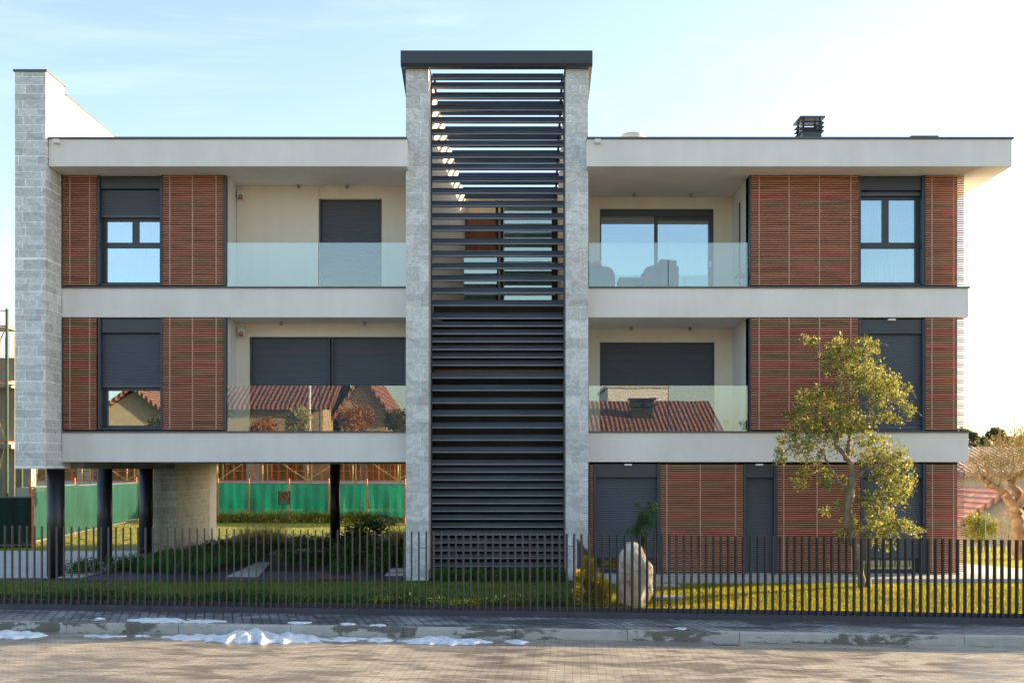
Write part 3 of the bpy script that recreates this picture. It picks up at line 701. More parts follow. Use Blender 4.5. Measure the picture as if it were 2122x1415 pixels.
# ------------------------------------------------------------------ balcony furniture
def prof(pts, d): return [(X(a, d), Z(b_, d)) for a, b_ in pts]
d = 24.9
t = thing('garden_sofa', (X(1230, d), d, fz2), 'dark wicker sofa end with rounded arm and pink cushion next to stair pillar', 'sofa')
obj('arm', MB().prism(prof([(1200, 612), (1200, 541), (1222, 541), (1228, 552), (1256, 552), (1267, 556), (1273, 565), (1275, 580), (1274, 612)], d), 'y', d, d + .22), M['wicker'], t)
obj('backrest', MB().prism(prof([(1180, 612), (1180, 541), (1215, 541), (1222, 560), (1222, 612)], d), 'y', d + .221, d + .8), M['wicker'], t)
bevel(obj('seat', MB().box(X(1222, d) + .002, X(1270, d), d + .222, d + .8, fz2, fz2 + .4), M['wicker'], t), .03)
cu = tag(bevel(obj('cushion', MB().prism(prof([(1226, 552), (1224, 545), (1243, 540), (1249, 552)], d + .1), 'y', d + .06, d + .2), M['pink']), .02), 'bright pink cushion leaning on the dark wicker sofa', 'cushion')
t = thing('garden_armchair', (X(1380, d), d, fz2), 'dark wicker armchair with squared back right of the small table', 'armchair')
obj('arm', MB().prism(prof([(1334, 612), (1334, 570), (1336, 558), (1343, 552), (1366, 547), (1366, 612)], d), 'y', d, d + .18), M['wicker'], t)
obj('arm', MB().prism(prof([(1334, 612), (1334, 570), (1336, 558), (1343, 552), (1366, 547), (1366, 612)], d), 'y', d + .6, d + .78), M['wicker'], t)
obj('backrest', MB().prism(prof([(1366.5, 612), (1366, 546), (1369, 536.5), (1402, 540), (1402, 552), (1406.5, 552), (1406.5, 612)], d), 'y', d, d + .78), M['wicker'], t)
box('seat', X(1336, d), X(1366, d), d + .181, d + .599, fz2, fz2 + .4, M['wicker'], t)
t = thing('garden_table', (X(1308, d), d, fz2), 'low dark wicker table between sofa and armchair', 'table')
bevel(box('table_top', X(1283, d), X(1332, d), d, d + .6, Z(584, d), Z(574.5, d), M['wicker'], t), .02)
for a in (1284, 1325):
    for yy in (d + .02, d + .52): box('leg', X(a, d), X(a + 6, d), yy, yy + .06, fz2, Z(584, d) - .001, M['wicker'], t)
d = 24.5; cxl = X(1535, d); zb = fz2 + .002
t = thing('lantern', (cxl, d, zb), 'weathered white lantern with pointed roof at the corner of the balcony', 'lantern')
zt = Z(564, d)
zr1 = Z(575, d)
obj('frame', MB().box(cxl - .09, cxl + .09, d - .09, d + .09, zb, zb + .03).box(cxl - .09, cxl - .07, d - .09, d - .07, zb + .03, zr1).box(cxl + .07, cxl + .09, d - .09, d - .07, zb + .03, zr1).box(cxl - .09, cxl - .07, d + .07, d + .09, zb + .03, zr1).box(cxl + .07, cxl + .09, d + .07, d + .09, zb + .03, zr1)
    .tube([(cxl - .07, d - .08, zb + .05), (cxl + .07, d - .08, zr1)], .008, 4).tube([(cxl + .07, d - .08, zb + .05), (cxl - .07, d - .08, zr1)], .008, 4), M['white'], t)
obj('lantern_roof', MB().add([(cxl - .12, d - .12, zr1 + .001), (cxl + .12, d - .12, zr1 + .001), (cxl + .12, d + .12, zr1 + .001), (cxl - .12, d + .12, zr1 + .001), (cxl - .03, d - .03, zt), (cxl + .03, d - .03, zt), (cxl + .03, d + .03, zt), (cxl - .03, d + .03, zt)],
    [(3, 2, 1, 0), (4, 5, 6, 7), (0, 1, 5, 4), (1, 2, 6, 5), (2, 3, 7, 6), (3, 0, 4, 7)]).tube([(cxl, d, zt), (cxl, d, zt + .05)], .015, 8), M['grey'], t)

# ------------------------------------------------------------------ street fences
def fence(px0, px1, m, label, pins, rail_m):
    d = 19.3; x0, x1 = X(px0, d), X(px1, d)
    t = thing('picket_fence', ((x0 + x1) / 2, d, zs((x0 + x1) / 2)), label, 'fence')
    # base rail: three joined lengths follow the falling street
    step = 1.80; a = x0; k = 0
    while a < x1 - .01:
        b_ = min(a + step, x1)
        pr = [(-.075, .0), (-.075, .075), (-.045, .10), (.03, .10), (.03, .17), (.06, .17), (.06, -.06), (-.075, -.06)]
        vs = [(a + .003, d + p[0], zs(a) + p[1]) for p in pr] + [(b_ - .003, d + p[0], zs(b_) + p[1]) for p in pr]; n = len(pr)
        obj('base_rail', MB().add(vs, [tuple(range(n)), tuple(range(2 * n - 1, n - 1, -1))] + [(i, i + n, (i + 1) % n + n, (i + 1) % n) for i in range(n)]), rail_m, t)
        a = b_
    sp = 15.32 * d / F; x = x0 + sp * .5; k = 0; ang = R(12)
    while x < x1:
        zt = 2.36 - (1088.5 - HY + (x / d * F + CX) * 30 / 2122) * d / F
        o = obj('picket', MB().obox((x, d), .024, .072, zs(x) + .102, zt, ang), m, t)
        if pins and k % 2 == 0 and (k // 2) % 4 != 3:
            zz = zt - (.22, .36, .29)[k // 2 % 3]
            obj('pin', MB().tube([(x + .0, d, zz), (x + sp, d, zz)], .006, 6), m, o)
        x += sp; k += 1
    return t
fence(-120, 1226, M['brown'], 'thin brown picket fence with small cross pins along the left garden', True, M['railm'])
fence(1226, 2690, M['darkf'], 'dark wide picket fence before the boulder and the sunlit lawn', False, M['railm'])
xg = 1.32
t = thing('divider_railing', (xg, 21.4, 0), 'low brown railing running back from the street fence to the right stair pillar', 'railing')
obj('top_rail', MB().box(xg - .02, xg + .02, 19.45, 23.3, .86, .90), M['brown'], t)
obj('bottom_rail', MB().box(xg - .02, xg + .02, 19.45, 23.3, .06, .10), M['brown'], t)
for k in range(28):
    y = 19.5 + k * .139; obj('baluster', MB().box(xg - .009, xg + .009, y, y + .03, .101, .859), M['brown'], t)
# drain grate in the road and snow
d = 2.92 * F / (1327 - HY); d = 17.55
x0, x1 = X(1478, d), X(1530, d); zz = zs((x0 + x1) / 2) + ROADZ
t = thing('drain_grate', ((x0 + x1) / 2, d, zz), 'dark iron drain grate set in the road at the kerb', 'drain')
box('grate_frame', x0, x1, d - .13, d + .13, zz - .02, zz + .006, M['black'], t)
for k in range(9):
    xx = x0 + .03 + k * (x1 - x0 - .06) / 8; box('grate_bar', xx - .008, xx + .008, d - .11, d + .11, zz + .007, zz + .014, M['galv'], t)
def snow(px0, px1, d0, dep, h, label, seed, kerbtop=False):
    x0, x1 = X(px0, d0), X(px1, d0); nx = max(14, int((x1 - x0) / .025)); ny = 20; h *= .52; V = []; rs = random.Random(seed)
    ph = [rs.uniform(0, 6.28) for _ in range(8)]; A = x1 - x0
    for j in range(ny + 1):
        for i in range(nx + 1):
            u = i / nx; v = j / ny; x = x0 + A * u
            prof_ = (math.sin(math.pi * min(1, max(0, u))) ** .45)
            lump = .55 + .28 * math.sin(x * 3.1 + ph[0]) + .16 * math.sin(x * 7.3 + ph[1]) + .08 * math.sin(x * 15 + ph[2] + v * 3) + .04 * math.sin(x * 31 + ph[3] + v * 5)
            wdt = dep * prof_ * (.65 + .35 * lump)
            y = d0 + (v - .5) * wdt + .03 * math.sin(x * 9 + ph[4]) + (v - .5) * (.10 * math.sin(x * 21 + ph[6]) + .08 * math.sin(x * 37 + v * 3 + ph[7])) * prof_
            q = max(0, 1 - (2 * v - 1) ** 2) ** .6
            hh = h * prof_ * max(.12, lump) * q * (1 + .10 * math.sin(x * 27 + v * 11 + ph[5]) + .06 * math.sin(x * 47 - v * 19)) + .015 * q * math.sin(x * 23 + v * 11)
            V.append((x, y, (zs(x) if kerbtop else zs(x) + ROADZ) + max(0, hh) - .006))
    Fc = [(j * (nx + 1) + i, j * (nx + 1) + i + 1, (j + 1) * (nx + 1) + i + 1, (j + 1) * (nx + 1) + i) for j in range(ny) for i in range(nx)]
    tag(mesh_obj('snow_pile', V, Fc, M['snow'], smooth=True), label, 'snow', 'snow piles left along the kerb')
snow(-60, 98, 17.35, .75, .17, 'snow pile in the road gutter cut by the left edge of the photo', 1)
snow(172, 262, 17.4, .4, .09, 'low snow remnant in the gutter left of the big pile', 2)
snow(278, 312, 17.45, .25, .06, 'tiny white snow scrap in the gutter close to the big pile', 3)
snow(332, 742, 17.38, .95, .27, 'largest and tallest snow pile heaped against the kerb', 4)
snow(690, 762, 17.5, .4, .10, 'thin snow tail at the right tip of the largest pile', 14)
snow(760, 816, 17.42, .5, .14, 'small rounded snow lump right after the largest pile', 5)
snow(822, 1022, 17.35, .6, .15, 'long snow pile in the gutter below the left stair pillar', 6)
snow(1044, 1098, 17.42, .35, .07, 'last small snow patch of the gutter below the louvred stair tower', 7)
snow(262, 470, 18.12, .55, .10, 'long flat snow sheet lying on the pavement behind the largest pile', 8, True)
snow(196, 218, 18.2, .2, .04, 'tiny snow patch on the pavement at the left', 9, True)
snow(596, 646, 18.12, .3, .07, 'flat oval snow patch on the pavement edge left of the first stair pillar', 10, True)
snow(704, 738, 18.05, .2, .04, 'small thin snow sliver on the pavement edge before the round column', 11, True)
snow(766, 800, 17.95, .18, .035, 'thin snow sliver on the kerb below the left pillar', 12, True)
snow(1396, 1424, 18.1, .2, .03, 'lone little snow patch on the pavement at the right of the boulder', 13, True)
# ------------------------------------------------------------------ trees and plants
def zc(ox, oy, s): return lambda x, y: (ox + x / s, oy + y / s)
A = zc(1560, 640, 3.537); C2 = zc(1620, 940, 3.538)
TD = 22.1
tree = thing('oak_tree', (X(1787, TD), TD, G(6.6, TD)), 'multi stemmed evergreen tree with golden backlit leaves in front of the slat screens', 'tree')
def limb(mb, pts, r0, r1, dy=(0, 0), d=TD, seg=8, wob=.012):
    n = len(pts); P3 = []
    for i in range(n - 1):
        for k in range(4):
            t = k / 4; a = pts[i]; b_ = pts[i + 1]; u = (i + t) / (n - 1)
            dd = d + dy[0] + (dy[1] - dy[0]) * u
            p = P(a[0] + (b_[0] - a[0]) * t, a[1] + (b_[1] - a[1]) * t, dd); p += Vector((random.gauss(0, wob), random.gauss(0, wob), random.gauss(0, wob * .5))); P3.append(p)
    P3.append(P(pts[-1][0], pts[-1][1], d + dy[1])); m_ = len(P3)
    rr = [(r0 + (r1 - r0) * (i / (m_ - 1)) ** .8) * random.uniform(.9, 1.12) for i in range(m_)]
    mb.tube(P3, rr, seg)
mb = MB()
limb(mb, [(1788, 1232), (1784, 1190), (1776, 1140), (1765, 1110), (1756, 1065), (1760, 1030), (1764, 1000), (1768, 978)], .075, .085, seg=12)
limb(mb, [(1800, 1228), (1798, 1180), (1797, 1130), (1795, 1105), (1812, 1075), (1825, 1040)], .06, .03, (0, .15), seg=10)
limb(mb, [(1766, 980), (1762, 960), (1752, 945), (1735, 925), (1729, 905), (1728, 880)], .065, .025, (0, -.1))
limb(mb, [(1762, 965), (1757, 940), (1758, 915), (1762, 900), (1769, 855), (1783, 838), (1808, 821), (1832, 812), (1850, 806)], .05, .012, (0, .15))
limb(mb, [(1759, 1015), (1741, 1002), (1730, 985), (1718, 968), (1710, 945), (1695, 925), (1680, 915)], .045, .012, (0, .2))
limb(mb, [(1769, 1000), (1779, 985), (1788, 975), (1800, 970), (1830, 960), (1850, 950)], .04, .012, (0, -.2))
limb(mb, [(1735, 915), (1741, 880), (1741, 830), (1741, 790), (1735, 765), (1740, 740)], .035, .010, (-.05, .1))
limb(mb, [(1765, 870), (1755, 830), (1760, 790), (1785, 760), (1800, 720)], .03, .008, (0, .1))
limb(mb, [(1730, 900), (1700, 870), (1680, 850), (1660, 830)], .022, .007, (0, -.3))
limb(mb, [(1700, 930), (1665, 920), (1640, 925), (1618, 945)], .018, .006, (.1, -.2))
limb(mb, [(1728, 780), (1700, 745), (1685, 720), (1673, 703)], .012, .004, (0, 0)); limb(mb, [(1730, 770), (1712, 735), (1690, 705)], .010, .004, (0, 0))
limb(mb, [(1752, 1060), (1738, 1055), (1728, 1047)], .018, .006)
limb(mb, [(1797, 1130), (1815, 1105), (1850, 1095), (1890, 1100)], .02, .006)
trunk_mb = mb
cl = [(650, 300, 95), (760, 340, 100), (850, 285, 55), (560, 330, 55), (580, 420, 60), (700, 430, 115), (820, 480, 120), (930, 540, 105), (1040, 560, 75), (1070, 650, 60), (940, 690, 70), (1145, 720, 35), (1170, 750, 22), (1130, 585, 22), (1010, 780, 40), (1050, 820, 25), (950, 800, 30), (870, 600, 100),
      (480, 620, 60), (350, 640, 45), (500, 700, 100), (620, 680, 100), (340, 740, 70), (300, 800, 60), (430, 830, 95), (560, 840, 100), (700, 800, 90), (790, 840, 85), (300, 940, 75), (215, 990, 45), (230, 1060, 45), (190, 1110, 25), (400, 930, 100), (350, 1030, 60), (430, 1080, 60), (520, 980, 90), (640, 900, 80), (800, 950, 105), (870, 1040, 110), (1000, 1050, 85), (1090, 1080, 50), (940, 1130, 105), (1040, 1180, 85), (1090, 1270, 75), (950, 1230, 75), (1040, 1330, 95),
      (380, 1180, 40), (355, 1260, 45), (330, 1300, 22), (540, 1210, 50), (530, 1270, 40), (680, 1280, 45), (840, 240, 25), (875, 260, 20), (600, 240, 22), (645, 235, 22), (390, 215, 12), (420, 265, 12), (455, 235, 10), (830, 1390, 40)]
cl2 = [(690, 380, 75), (790, 330, 80), (870, 260, 75), (720, 470, 85), (800, 520, 90), (880, 490, 55), (975, 565, 40), (930, 540, 35), (620, 570, 50), (700, 640, 50), (790, 680, 30), (510, 480, 50), (490, 560, 60), (430, 375, 25), (430, 600, 35), (345, 425, 14), (300, 420, 10), (740, 570, 70)]
cen = []
def addc(lst, f, s):
    for (x, y, r) in lst:
        px, py = f(x, y); rp = r / s; rm = rp * TD / F
        n = int(5.6 * (rp / 20) ** 2 * 3.1) + 4; c0 = P(px, py, TD + random.uniform(-.28, .35))
        cen.append(in_ball(c0, rm * 1.3, n, (1.05, 1.3, 1.0)))
addc(cl, A, 3.537); addc(cl2, C2, 3.538)
cen = np.concatenate(cen); V, Fc = leaves(cen, 13, .040, .062, .5)
mesh_obj('crown', V, Fc, M['leaf'], tree)
# twigs through the crown
mb = trunk_mb
idx = RNG.choice(len(cen), 260, replace=False)
for i in idx:
    p = Vector(cen[i]); q = p + Vector((random.gauss(0, .12), random.gauss(0, .08), -abs(random.gauss(.16, .08)))); mb.tube([q, (p + q) / 2 + Vector((random.gauss(0, .02), 0, 0)), p], [.006, .004, .002], 4)
obj('trunk', mb, M['bark'], tree, smooth=True)
def plant(name, label, cat, balls, m, nfac, lsize, group=None, stem=None, stemm=None, tuft=8, spread=.03, asp=.45, parts=True):
    cs = []
    for (c, r, sq) in balls:
        cs.append(in_ball(c, r, max(6, int(nfac * r * r)), sq))
    cs = np.concatenate(cs); V, Fc = leaves(cs, tuft, spread, lsize, asp)
    b0 = Vector(balls[0][0]); root = thing(name, (b0.x, b0.y, G(b0.x, b0.y)), label, cat, group)
    mesh_obj('foliage' if parts else 'crown', V, Fc, m, root)
    mb = MB()
    if stem: 
        for pts, r0, r1 in stem:
            n = len(pts); mb.tube(pts, [r0 + (r1 - r0) * i / (n - 1) for i in range(n)], 8)
    else:
        for (c, r, sq) in balls:
            mb.tube([(c[0], c[1], G(c[0], c[1]) - .02), (c[0] + .02, c[1], c[2])], [.015, .006], 6)
    obj('trunk' if not parts else 'stem', mb, stemm or M['bark'], root); return root
def ball(px, py, d, rpx, sq=(1, 1, 1)): return (tuple(P(px, py, d)), rpx * d / F, sq)
# twisted conifer behind the boulder
d = 20.6
plant('conifer_shrub', 'small twisted dark green conifer growing behind the boulder', 'shrub',
      [ball(1335, 1068, d, 17), ball(1350, 1050, d, 9), ball(1357, 1064, d, 8), ball(1320, 1045, d, 5), ball(1328, 1085, d, 15), ball(1345, 1088, d, 13), ball(1318, 1100, d, 14), ball(1303, 1102, d, 6), ball(1330, 1110, d, 14), ball(1335, 1125, d, 13), ball(1361, 1046, d, 4), ball(1346, 1042, d, 3)],
      M['leafd'], 4200, .045, stem=[([P(1340, 1235, d), P(1332, 1180, d), P(1338, 1120, d), P(1326, 1090, d), P(1342, 1060, d), P(1356, 1045, d)], .04, .01)], tuft=8, spread=.022, asp=.25)
# golden hedge on the divider
d = 19.9
plant('golden_shrub', 'upright shrub with sunlit yellow green leaves beside the divider railing', 'shrub',
      [ball(1222, 1180, d, 14), ball(1215, 1200, d, 17), ball(1228, 1215, d, 20), ball(1245, 1225, d, 17), ball(1220, 1240, d, 20), ball(1244, 1246, d, 17), ball(1228, 1165, d, 8), ball(1208, 1225, d + .6, 22), ball(1205, 1195, d + .7, 18), ball(1236, 1200, d - .15, 15), ball(1250, 1205, d - .1, 10), ball(1258, 1235, d - .1, 9), ball(1215, 1160, d, 9)],
      M['golden'], 4200, .042, tuft=9, spread=.022)
plant('dry_weeds', 'sparse reddish dry weeds standing right of the boulder', 'weeds',
      [ball(1365, 1190, 20, 12), ball(1375, 1215, 20, 16), ball(1362, 1235, 20, 14), ball(1362, 1150, 20, 7)], M['autumn'], 300, .03, tuft=3, spread=.03, asp=.2,
      stem=[([P(1362, 1255, 20), P(1365 + a, 1200, 20), P(1362 + b_, 1150, 20)], .006, .002) for a, b_ in ((0, 0), (8, 18), (14, 26), (-5, -6))])
# boulder
d = 19.95; outline = [(1283, 1250), (1281, 1215), (1285, 1180), (1287, 1155), (1298, 1143), (1310, 1136), (1322, 1134), (1345, 1142), (1350, 1165), (1354, 1200), (1356, 1235), (1350, 1251)]
import bmesh
bm = bmesh.new(); bmesh.ops.create_icosphere(bm, subdivisions=5, radius=1)
cxr, czr = X(1319, d), (Z(1134, d) + Z(1256, d)) / 2; hx, hz_ = X(1356, d) - X(1319, d), (Z(1134, d) - Z(1256, d)) / 2
cuts = [(Vector((random.gauss(0, 1), random.gauss(0, 1), random.gauss(0, .7))).normalized(), random.uniform(.74, .95)) for _ in range(26)]
cuts += [(Vector((-.62, -.5, .62)).normalized(), .80), (Vector((.85, -.5, .12)).normalized(), .74), (Vector((.1, -1, .05)).normalized(), .7), (Vector((-.25, -.9, -.1)).normalized(), .72)]
from mathutils import noise as mn
for v in bm.verts:
    p = v.co.copy(); p = Vector([math.copysign(abs(a) ** .72, a) for a in p]) * .93
    for n_, dd in cuts:
        q = p.dot(n_) - dd
        if q > 0: p -= n_ * q
    f = mn.fractal(p * 2.6, .8, 2.1, 7) * .07 + mn.ridged_multi_fractal(p * 3.5, .9, 2, 5, 1, 2) * .022
    p = p * (1 + f); wid = 1.06 - .10 * max(0, p.z)
    v.co = Vector((cxr + p.x * hx * 1.08 * wid, d + .22 + p.y * .30, czr + p.z * hz_ * 1.2))
bm.verts.ensure_lookup_table()
V = [tuple(v.co) for v in bm.verts]; Fc = [tuple(v.index for v in f.verts) for f in bm.faces]; bm.free()
tag(mesh_obj('boulder', V, Fc, M['rock']), 'tall pale boulder standing upright behind the street fence', 'boulder')

# planting before the stair tower
cs = []
pts = np.stack([RNG.uniform(X(894, 23.4), X(1172, 23.4), 900), RNG.uniform(23.2, 23.85, 900), RNG.uniform(.02, .24, 900)], 1)
V, Fc = leaves(pts, 9, .035, .05, .4)
tag(mesh_obj('stair_hedge', V, Fc, M['cover']), 'low dark green hedge at the foot of the louvred stair tower', 'hedge')
# left garden plants
k = 0
for px, d in ((300, 25.5), (330, 26.2), (352, 25.2), (385, 26.0), (410, 25.0), (440, 25.8), (462, 26.8), (492, 27.5), (420, 27.2), (375, 27.4)):
    k += 1; x = X(px, d); V, Fc = arcs((x, d, 0), 190, .62, .28, .012, 1.0, .85)
    lab = ['leftmost', 'second', 'third', 'fourth', 'fifth', 'sixth', 'seventh', 'rightmost', 'rear', 'rear left'][k - 1]
    tag(mesh_obj('grass_tuft', V, Fc, M['tuft']), f'{lab} green strappy grass tuft under the left wing beside the blue gravel', 'ornamental grass', 'grass tufts under the left wing')
d = 33
for px, lab, m_ in ((525, 'large arching straw coloured grass mound on the sunny edge behind the left wing', 'straw'), (565, 'right half of the drooping straw grass mound behind the left wing', 'straw'), (832, 'straw coloured grass mound peeking out beside the left stair pillar', 'straw')):
    x = X(px, d); V, Fc = arcs((x, d - .3, .08), 900, 1.15, .6, .016, 1.35, .82)
    tag(mesh_obj('straw_grass', V, Fc, M[m_]), lab, 'ornamental grass')
plant('mounded_shrub', 'wide dark green mounded shrub behind the round column', 'shrub',
      [ball(740, 1098, 35, 20, (1.3, 1, .8)), ball(765, 1090, 35, 22, (1.3, 1, .8)), ball(795, 1095, 35, 20, (1.2, 1, .8)), ball(720, 1108, 35, 14), ball(770, 1112, 35, 24, (1.8, 1, .7))], M['leafd'], 500, .10, tuft=8, spread=.07)
for i, (px, py, d, r, lab) in enumerate(((600, 1150, 27.5, 24, 'leftmost leafy shrub between the pale path and the gravel'), (650, 1152, 27.5, 26, 'dark leafy shrub second from the pale path'), (705, 1172, 25.5, 22, 'rounded leafy shrub standing on the red mulch'),
      (720, 1150, 27.5, 24, 'leafy shrub behind the rounded one on the mulch'), (780, 1170, 25.5, 26, 'broad leafy shrub left of the white step by the pillar'), (800, 1150, 27, 18, 'small leafy shrub in the dark next to the left stair pillar'))):
    plant('leafy_shrub', lab, 'shrub', [ball(px, py, d, r, (1.2, 1, .8)), ball(px + 10, py + 8, d - .15, r * .7)], M['cover'], 1500, .055, 'leafy shrubs under the left wing', tuft=8, spread=.04)
for i, (px, d) in enumerate(((150, 25.0), (180, 25.2), (210, 25.4), (240, 25.8), (268, 26.2))):
    lab = ('leftmost', 'second', 'middle', 'fourth', 'rightmost')[i]
    x = X(px, d); plant('low_shrub', f'{lab} of the low dark shrubs between the first two round columns', 'shrub', [((x, d, .12), .30, (1.1, .8, .75)), ((x + .15, d + .1, .22), .16, (1, 1, 1))], M['cover'], 900, .05, 'low shrubs between the columns', tuft=8, spread=.035)
t = tag(obj('white_step', MB().box(X(800, 24.6), X(840, 24.6), 24.5, 24.9, .0, .06).box(X(806, 24.9), X(840, 24.9), 24.95, 25.3, .06, .12), M['concrete']), 'low white concrete step beside the left stair pillar', 'step')
pts = scatter(-9.0, -1.9, 27.6, 36.6, 5200); pts = pts[~((pts[:, 0] > -6.6) & (pts[:, 0] < -5.0) & (pts[:, 1] < 32.6))]; pts[:, 2] += RNG.uniform(.0, .22, len(pts))  # dark leaf layer added to stand in for hedge shadows on the bed
V, Fc = leaves(pts, 7, .05, .075, .45)
tag(mesh_obj('ground_cover', V, Fc, M['leafd']), kind='stuff')
pts = scatter(-9.3, -8.4, 25.6, 30, 700); pts[:, 2] += RNG.uniform(.0, .18, len(pts)); V, Fc = leaves(pts, 8, .05, .06, .45)  # same added dark leaves standing in for shade by the columns
tag(mesh_obj('ground_cover', V, Fc, M['leafd']), kind='stuff')
# leaf litter on pavement and road edge
pts = np.stack([RNG.uniform(-9, 9.5, 230), RNG.uniform(17.0, 19.1, 230), np.zeros(230)], 1); pts[:, 2] = [zs(a) + (.006 if b_ > 17.78 else ROADZ + .006) for a, b_ in pts[:, :2]]
a_ = RNG.uniform(0, 6.28, 230); V = []; sz = RNG.uniform(.012, .03, 230)
for p_, t_, z_ in zip(pts, a_, sz):
    u_ = np.array([math.cos(t_), math.sin(t_), .1]) * z_; w_ = np.array([-math.sin(t_), math.cos(t_), .05]) * z_ * .55; V += [p_ - u_, p_ + w_, p_ + u_ + [0, 0, .008], p_ - w_]
tag(mesh_obj('fallen_leaves', np.array(V), np.arange(len(V)).reshape(-1, 4), M['autumn']), kind='stuff')
# yellow sunlit weeds at the fence foot
pts = np.stack([RNG.uniform(X(890, 19.6), X(1110, 19.6), 200), RNG.uniform(19.42, 19.65, 200), RNG.uniform(.0, .12, 200) - .06], 1)
V, Fc = leaves(pts, 6, .03, .04, .4)
tag(mesh_obj('yellow_weeds', V, Fc, M['hedge']), 'strip of yellow green weeds catching the sun at the foot of the fence', 'weeds')
# hedge behind rear lawn
pts = np.stack([RNG.uniform(-13, -3.5, 1500), RNG.uniform(50, 50.6, 1500) - 1.5, RNG.uniform(.0, .42, 1500)], 1)
V, Fc = leaves(pts, 8, .07, .09, .5)
tag(mesh_obj('rear_hedge', V, Fc, M['hedge']), 'low yellow green hedge at the foot of the green netting fence', 'hedge')
# right side: olive, shrubs
d = 29.0
olive = thing('olive_tree', (X(2112, d), d, 0), 'gnarled olive tree with orange lit trunk beyond the right end of the building', 'tree')
mb = MB()
limb(mb, [(2116, 1165), (2113, 1120), (2112, 1085), (2106, 1060), (2098, 1045), (2092, 1035), (2085, 1022), (2070, 1012), (2050, 1003), (2038, 992), (2028, 985)], .20, .06, (0, 0), d, 12, .02)
limb(mb, [(2118, 1165), (2122, 1110), (2114, 1070), (2106, 1045), (2110, 1020), (2098, 1005), (2095, 995), (2110, 985), (2125, 975), (2140, 960)], .15, .05, (0, .3), d, 10, .02)
limb(mb, [(2108, 1050), (2122, 1030), (2140, 1000), (2160, 970)], .12, .05, (0, -.2), d, 10)
for a, b_ in (((2030, 986), (2015, 950)), ((2050, 1000), (2045, 950)), ((2070, 1010), (2075, 950)), ((2100, 990), (2095, 930)), ((2125, 975), (2120, 910)), ((2050, 1000), (2030, 930))):
    limb(mb, [a, ((a[0] + b_[0]) / 2 + 4, (a[1] + b_[1]) / 2), b_], .03, .008, (0, random.uniform(-.3, .3)), d)
obj('trunk', mb, M['olivebark'], olive, smooth=True)
cen = []
for px, py, r in ((2020, 970, 20), (2030, 950, 26), (2045, 965, 28), (2060, 945, 30), (2075, 970, 28), (2085, 935, 32), (2100, 960, 32), (2105, 915, 28), (2120, 900, 26), (2125, 940, 34), (2145, 920, 40), (2150, 960, 40), (2175, 940, 40), (2110, 985, 20), (2015, 985, 12), (2055, 985, 18), (2170, 900, 30), (2010, 955, 12), (2070, 915, 16), (2085, 995, 12)):
    cen.append(in_ball(P(px, py, d + random.uniform(-.5, .5)), r * d / F, int(r * r * .10), (1.15, 1.6, 1.05)))
cen = np.concatenate(cen); V, Fc = leaves(cen, 9, .05, .065, .22); mesh_obj('crown', V, Fc, M['oliveleaf'], olive)
d = 31.5
plant('green_shrub', 'rounded bright green shrub at the right end of the building', 'shrub', [ball(2025, 1085, d, 24), ball(2040, 1100, d, 28), ball(2015, 1105, d, 22), ball(2055, 1090, d, 18), ball(2010, 1080, d, 14), ball(2035, 1075, d, 12)], M['hedge'], 620, .07, tuft=9, spread=.05)
plant('wispy_shrub', 'pale wispy upright shrub left of the olive trunk', 'shrub', [ball(2075, 1100, d, 20, (1, 1, 1.3)), ball(2090, 1090, d, 18, (1, 1, 1.6)), ball(2082, 1060, d, 12, (1, 1, 2)), ball(2098, 1110, d, 16)], M['oliveleaf'], 380, .06, tuft=8, spread=.05, asp=.2)
st = MB().tube([P(2041, 1130, 31), P(2042, 1058, 31)], .02, 6).tube([P(2022, 1105, 31), P(2040, 1078, 31)], .015, 6)
tag(obj('garden_stake', st, M['greens']), 'thin dark green stake propping the bright green shrub', 'stake')
# far trees on the horizon
k = 0
for px, py, r, d in ((2012, 905, 12, 110), (2038, 915, 14, 112), (2060, 900, 11, 115), (2085, 905, 13, 118), (2025, 935, 16, 105), (2055, 935, 16, 105), (2108, 925, 18, 108), (2135, 905, 18, 116), (2000, 925, 10, 109)):
    k += 1; c0 = P(px, py, d); gz = -2.6
    cs = [in_ball(c0 + Vector((random.gauss(0, r * .6 * d / F), random.gauss(0, .5), random.gauss(0, r * .35 * d / F))), r * .6 * d / F, 60) for _ in range(5)]
    root = thing('far_tree', (c0.x, d, gz), ('spreading dark pine', 'ragged broad tree', 'thin upright pine', 'flat topped tree', 'low bushy tree', 'dense rounded tree', 'broad hazy tree', 'pale tree past the olive', 'slim tree at the band corner')[k - 1] + ' on the far skyline behind the olive tree', 'tree', 'far trees on the skyline')
    V, Fc = leaves(np.concatenate(cs), 6, .12, .30, .5); mesh_obj('crown', V, Fc, M['pine'], root)
    obj('trunk', MB().tube([(c0.x, d, gz), (c0.x + .2, d, c0.z * .6), (c0.x, d, c0.z)], [.2, .15, .06], 6), M['bark'], root)
cs = np.stack([RNG.uniform(16, 110, 2600), RNG.uniform(121, 128, 2600), -2.6 + RNG.uniform(0, 1, 2600) ** .8 * 5.6], 1); cs[:, 2] += .9 * np.sin(cs[:, 0] * .55) * (cs[:, 2] > 0)
V, Fc = leaves(cs, 6, .22, .42, .5); tag(mesh_obj('far_wood', V, Fc, M['pine']), kind='stuff')
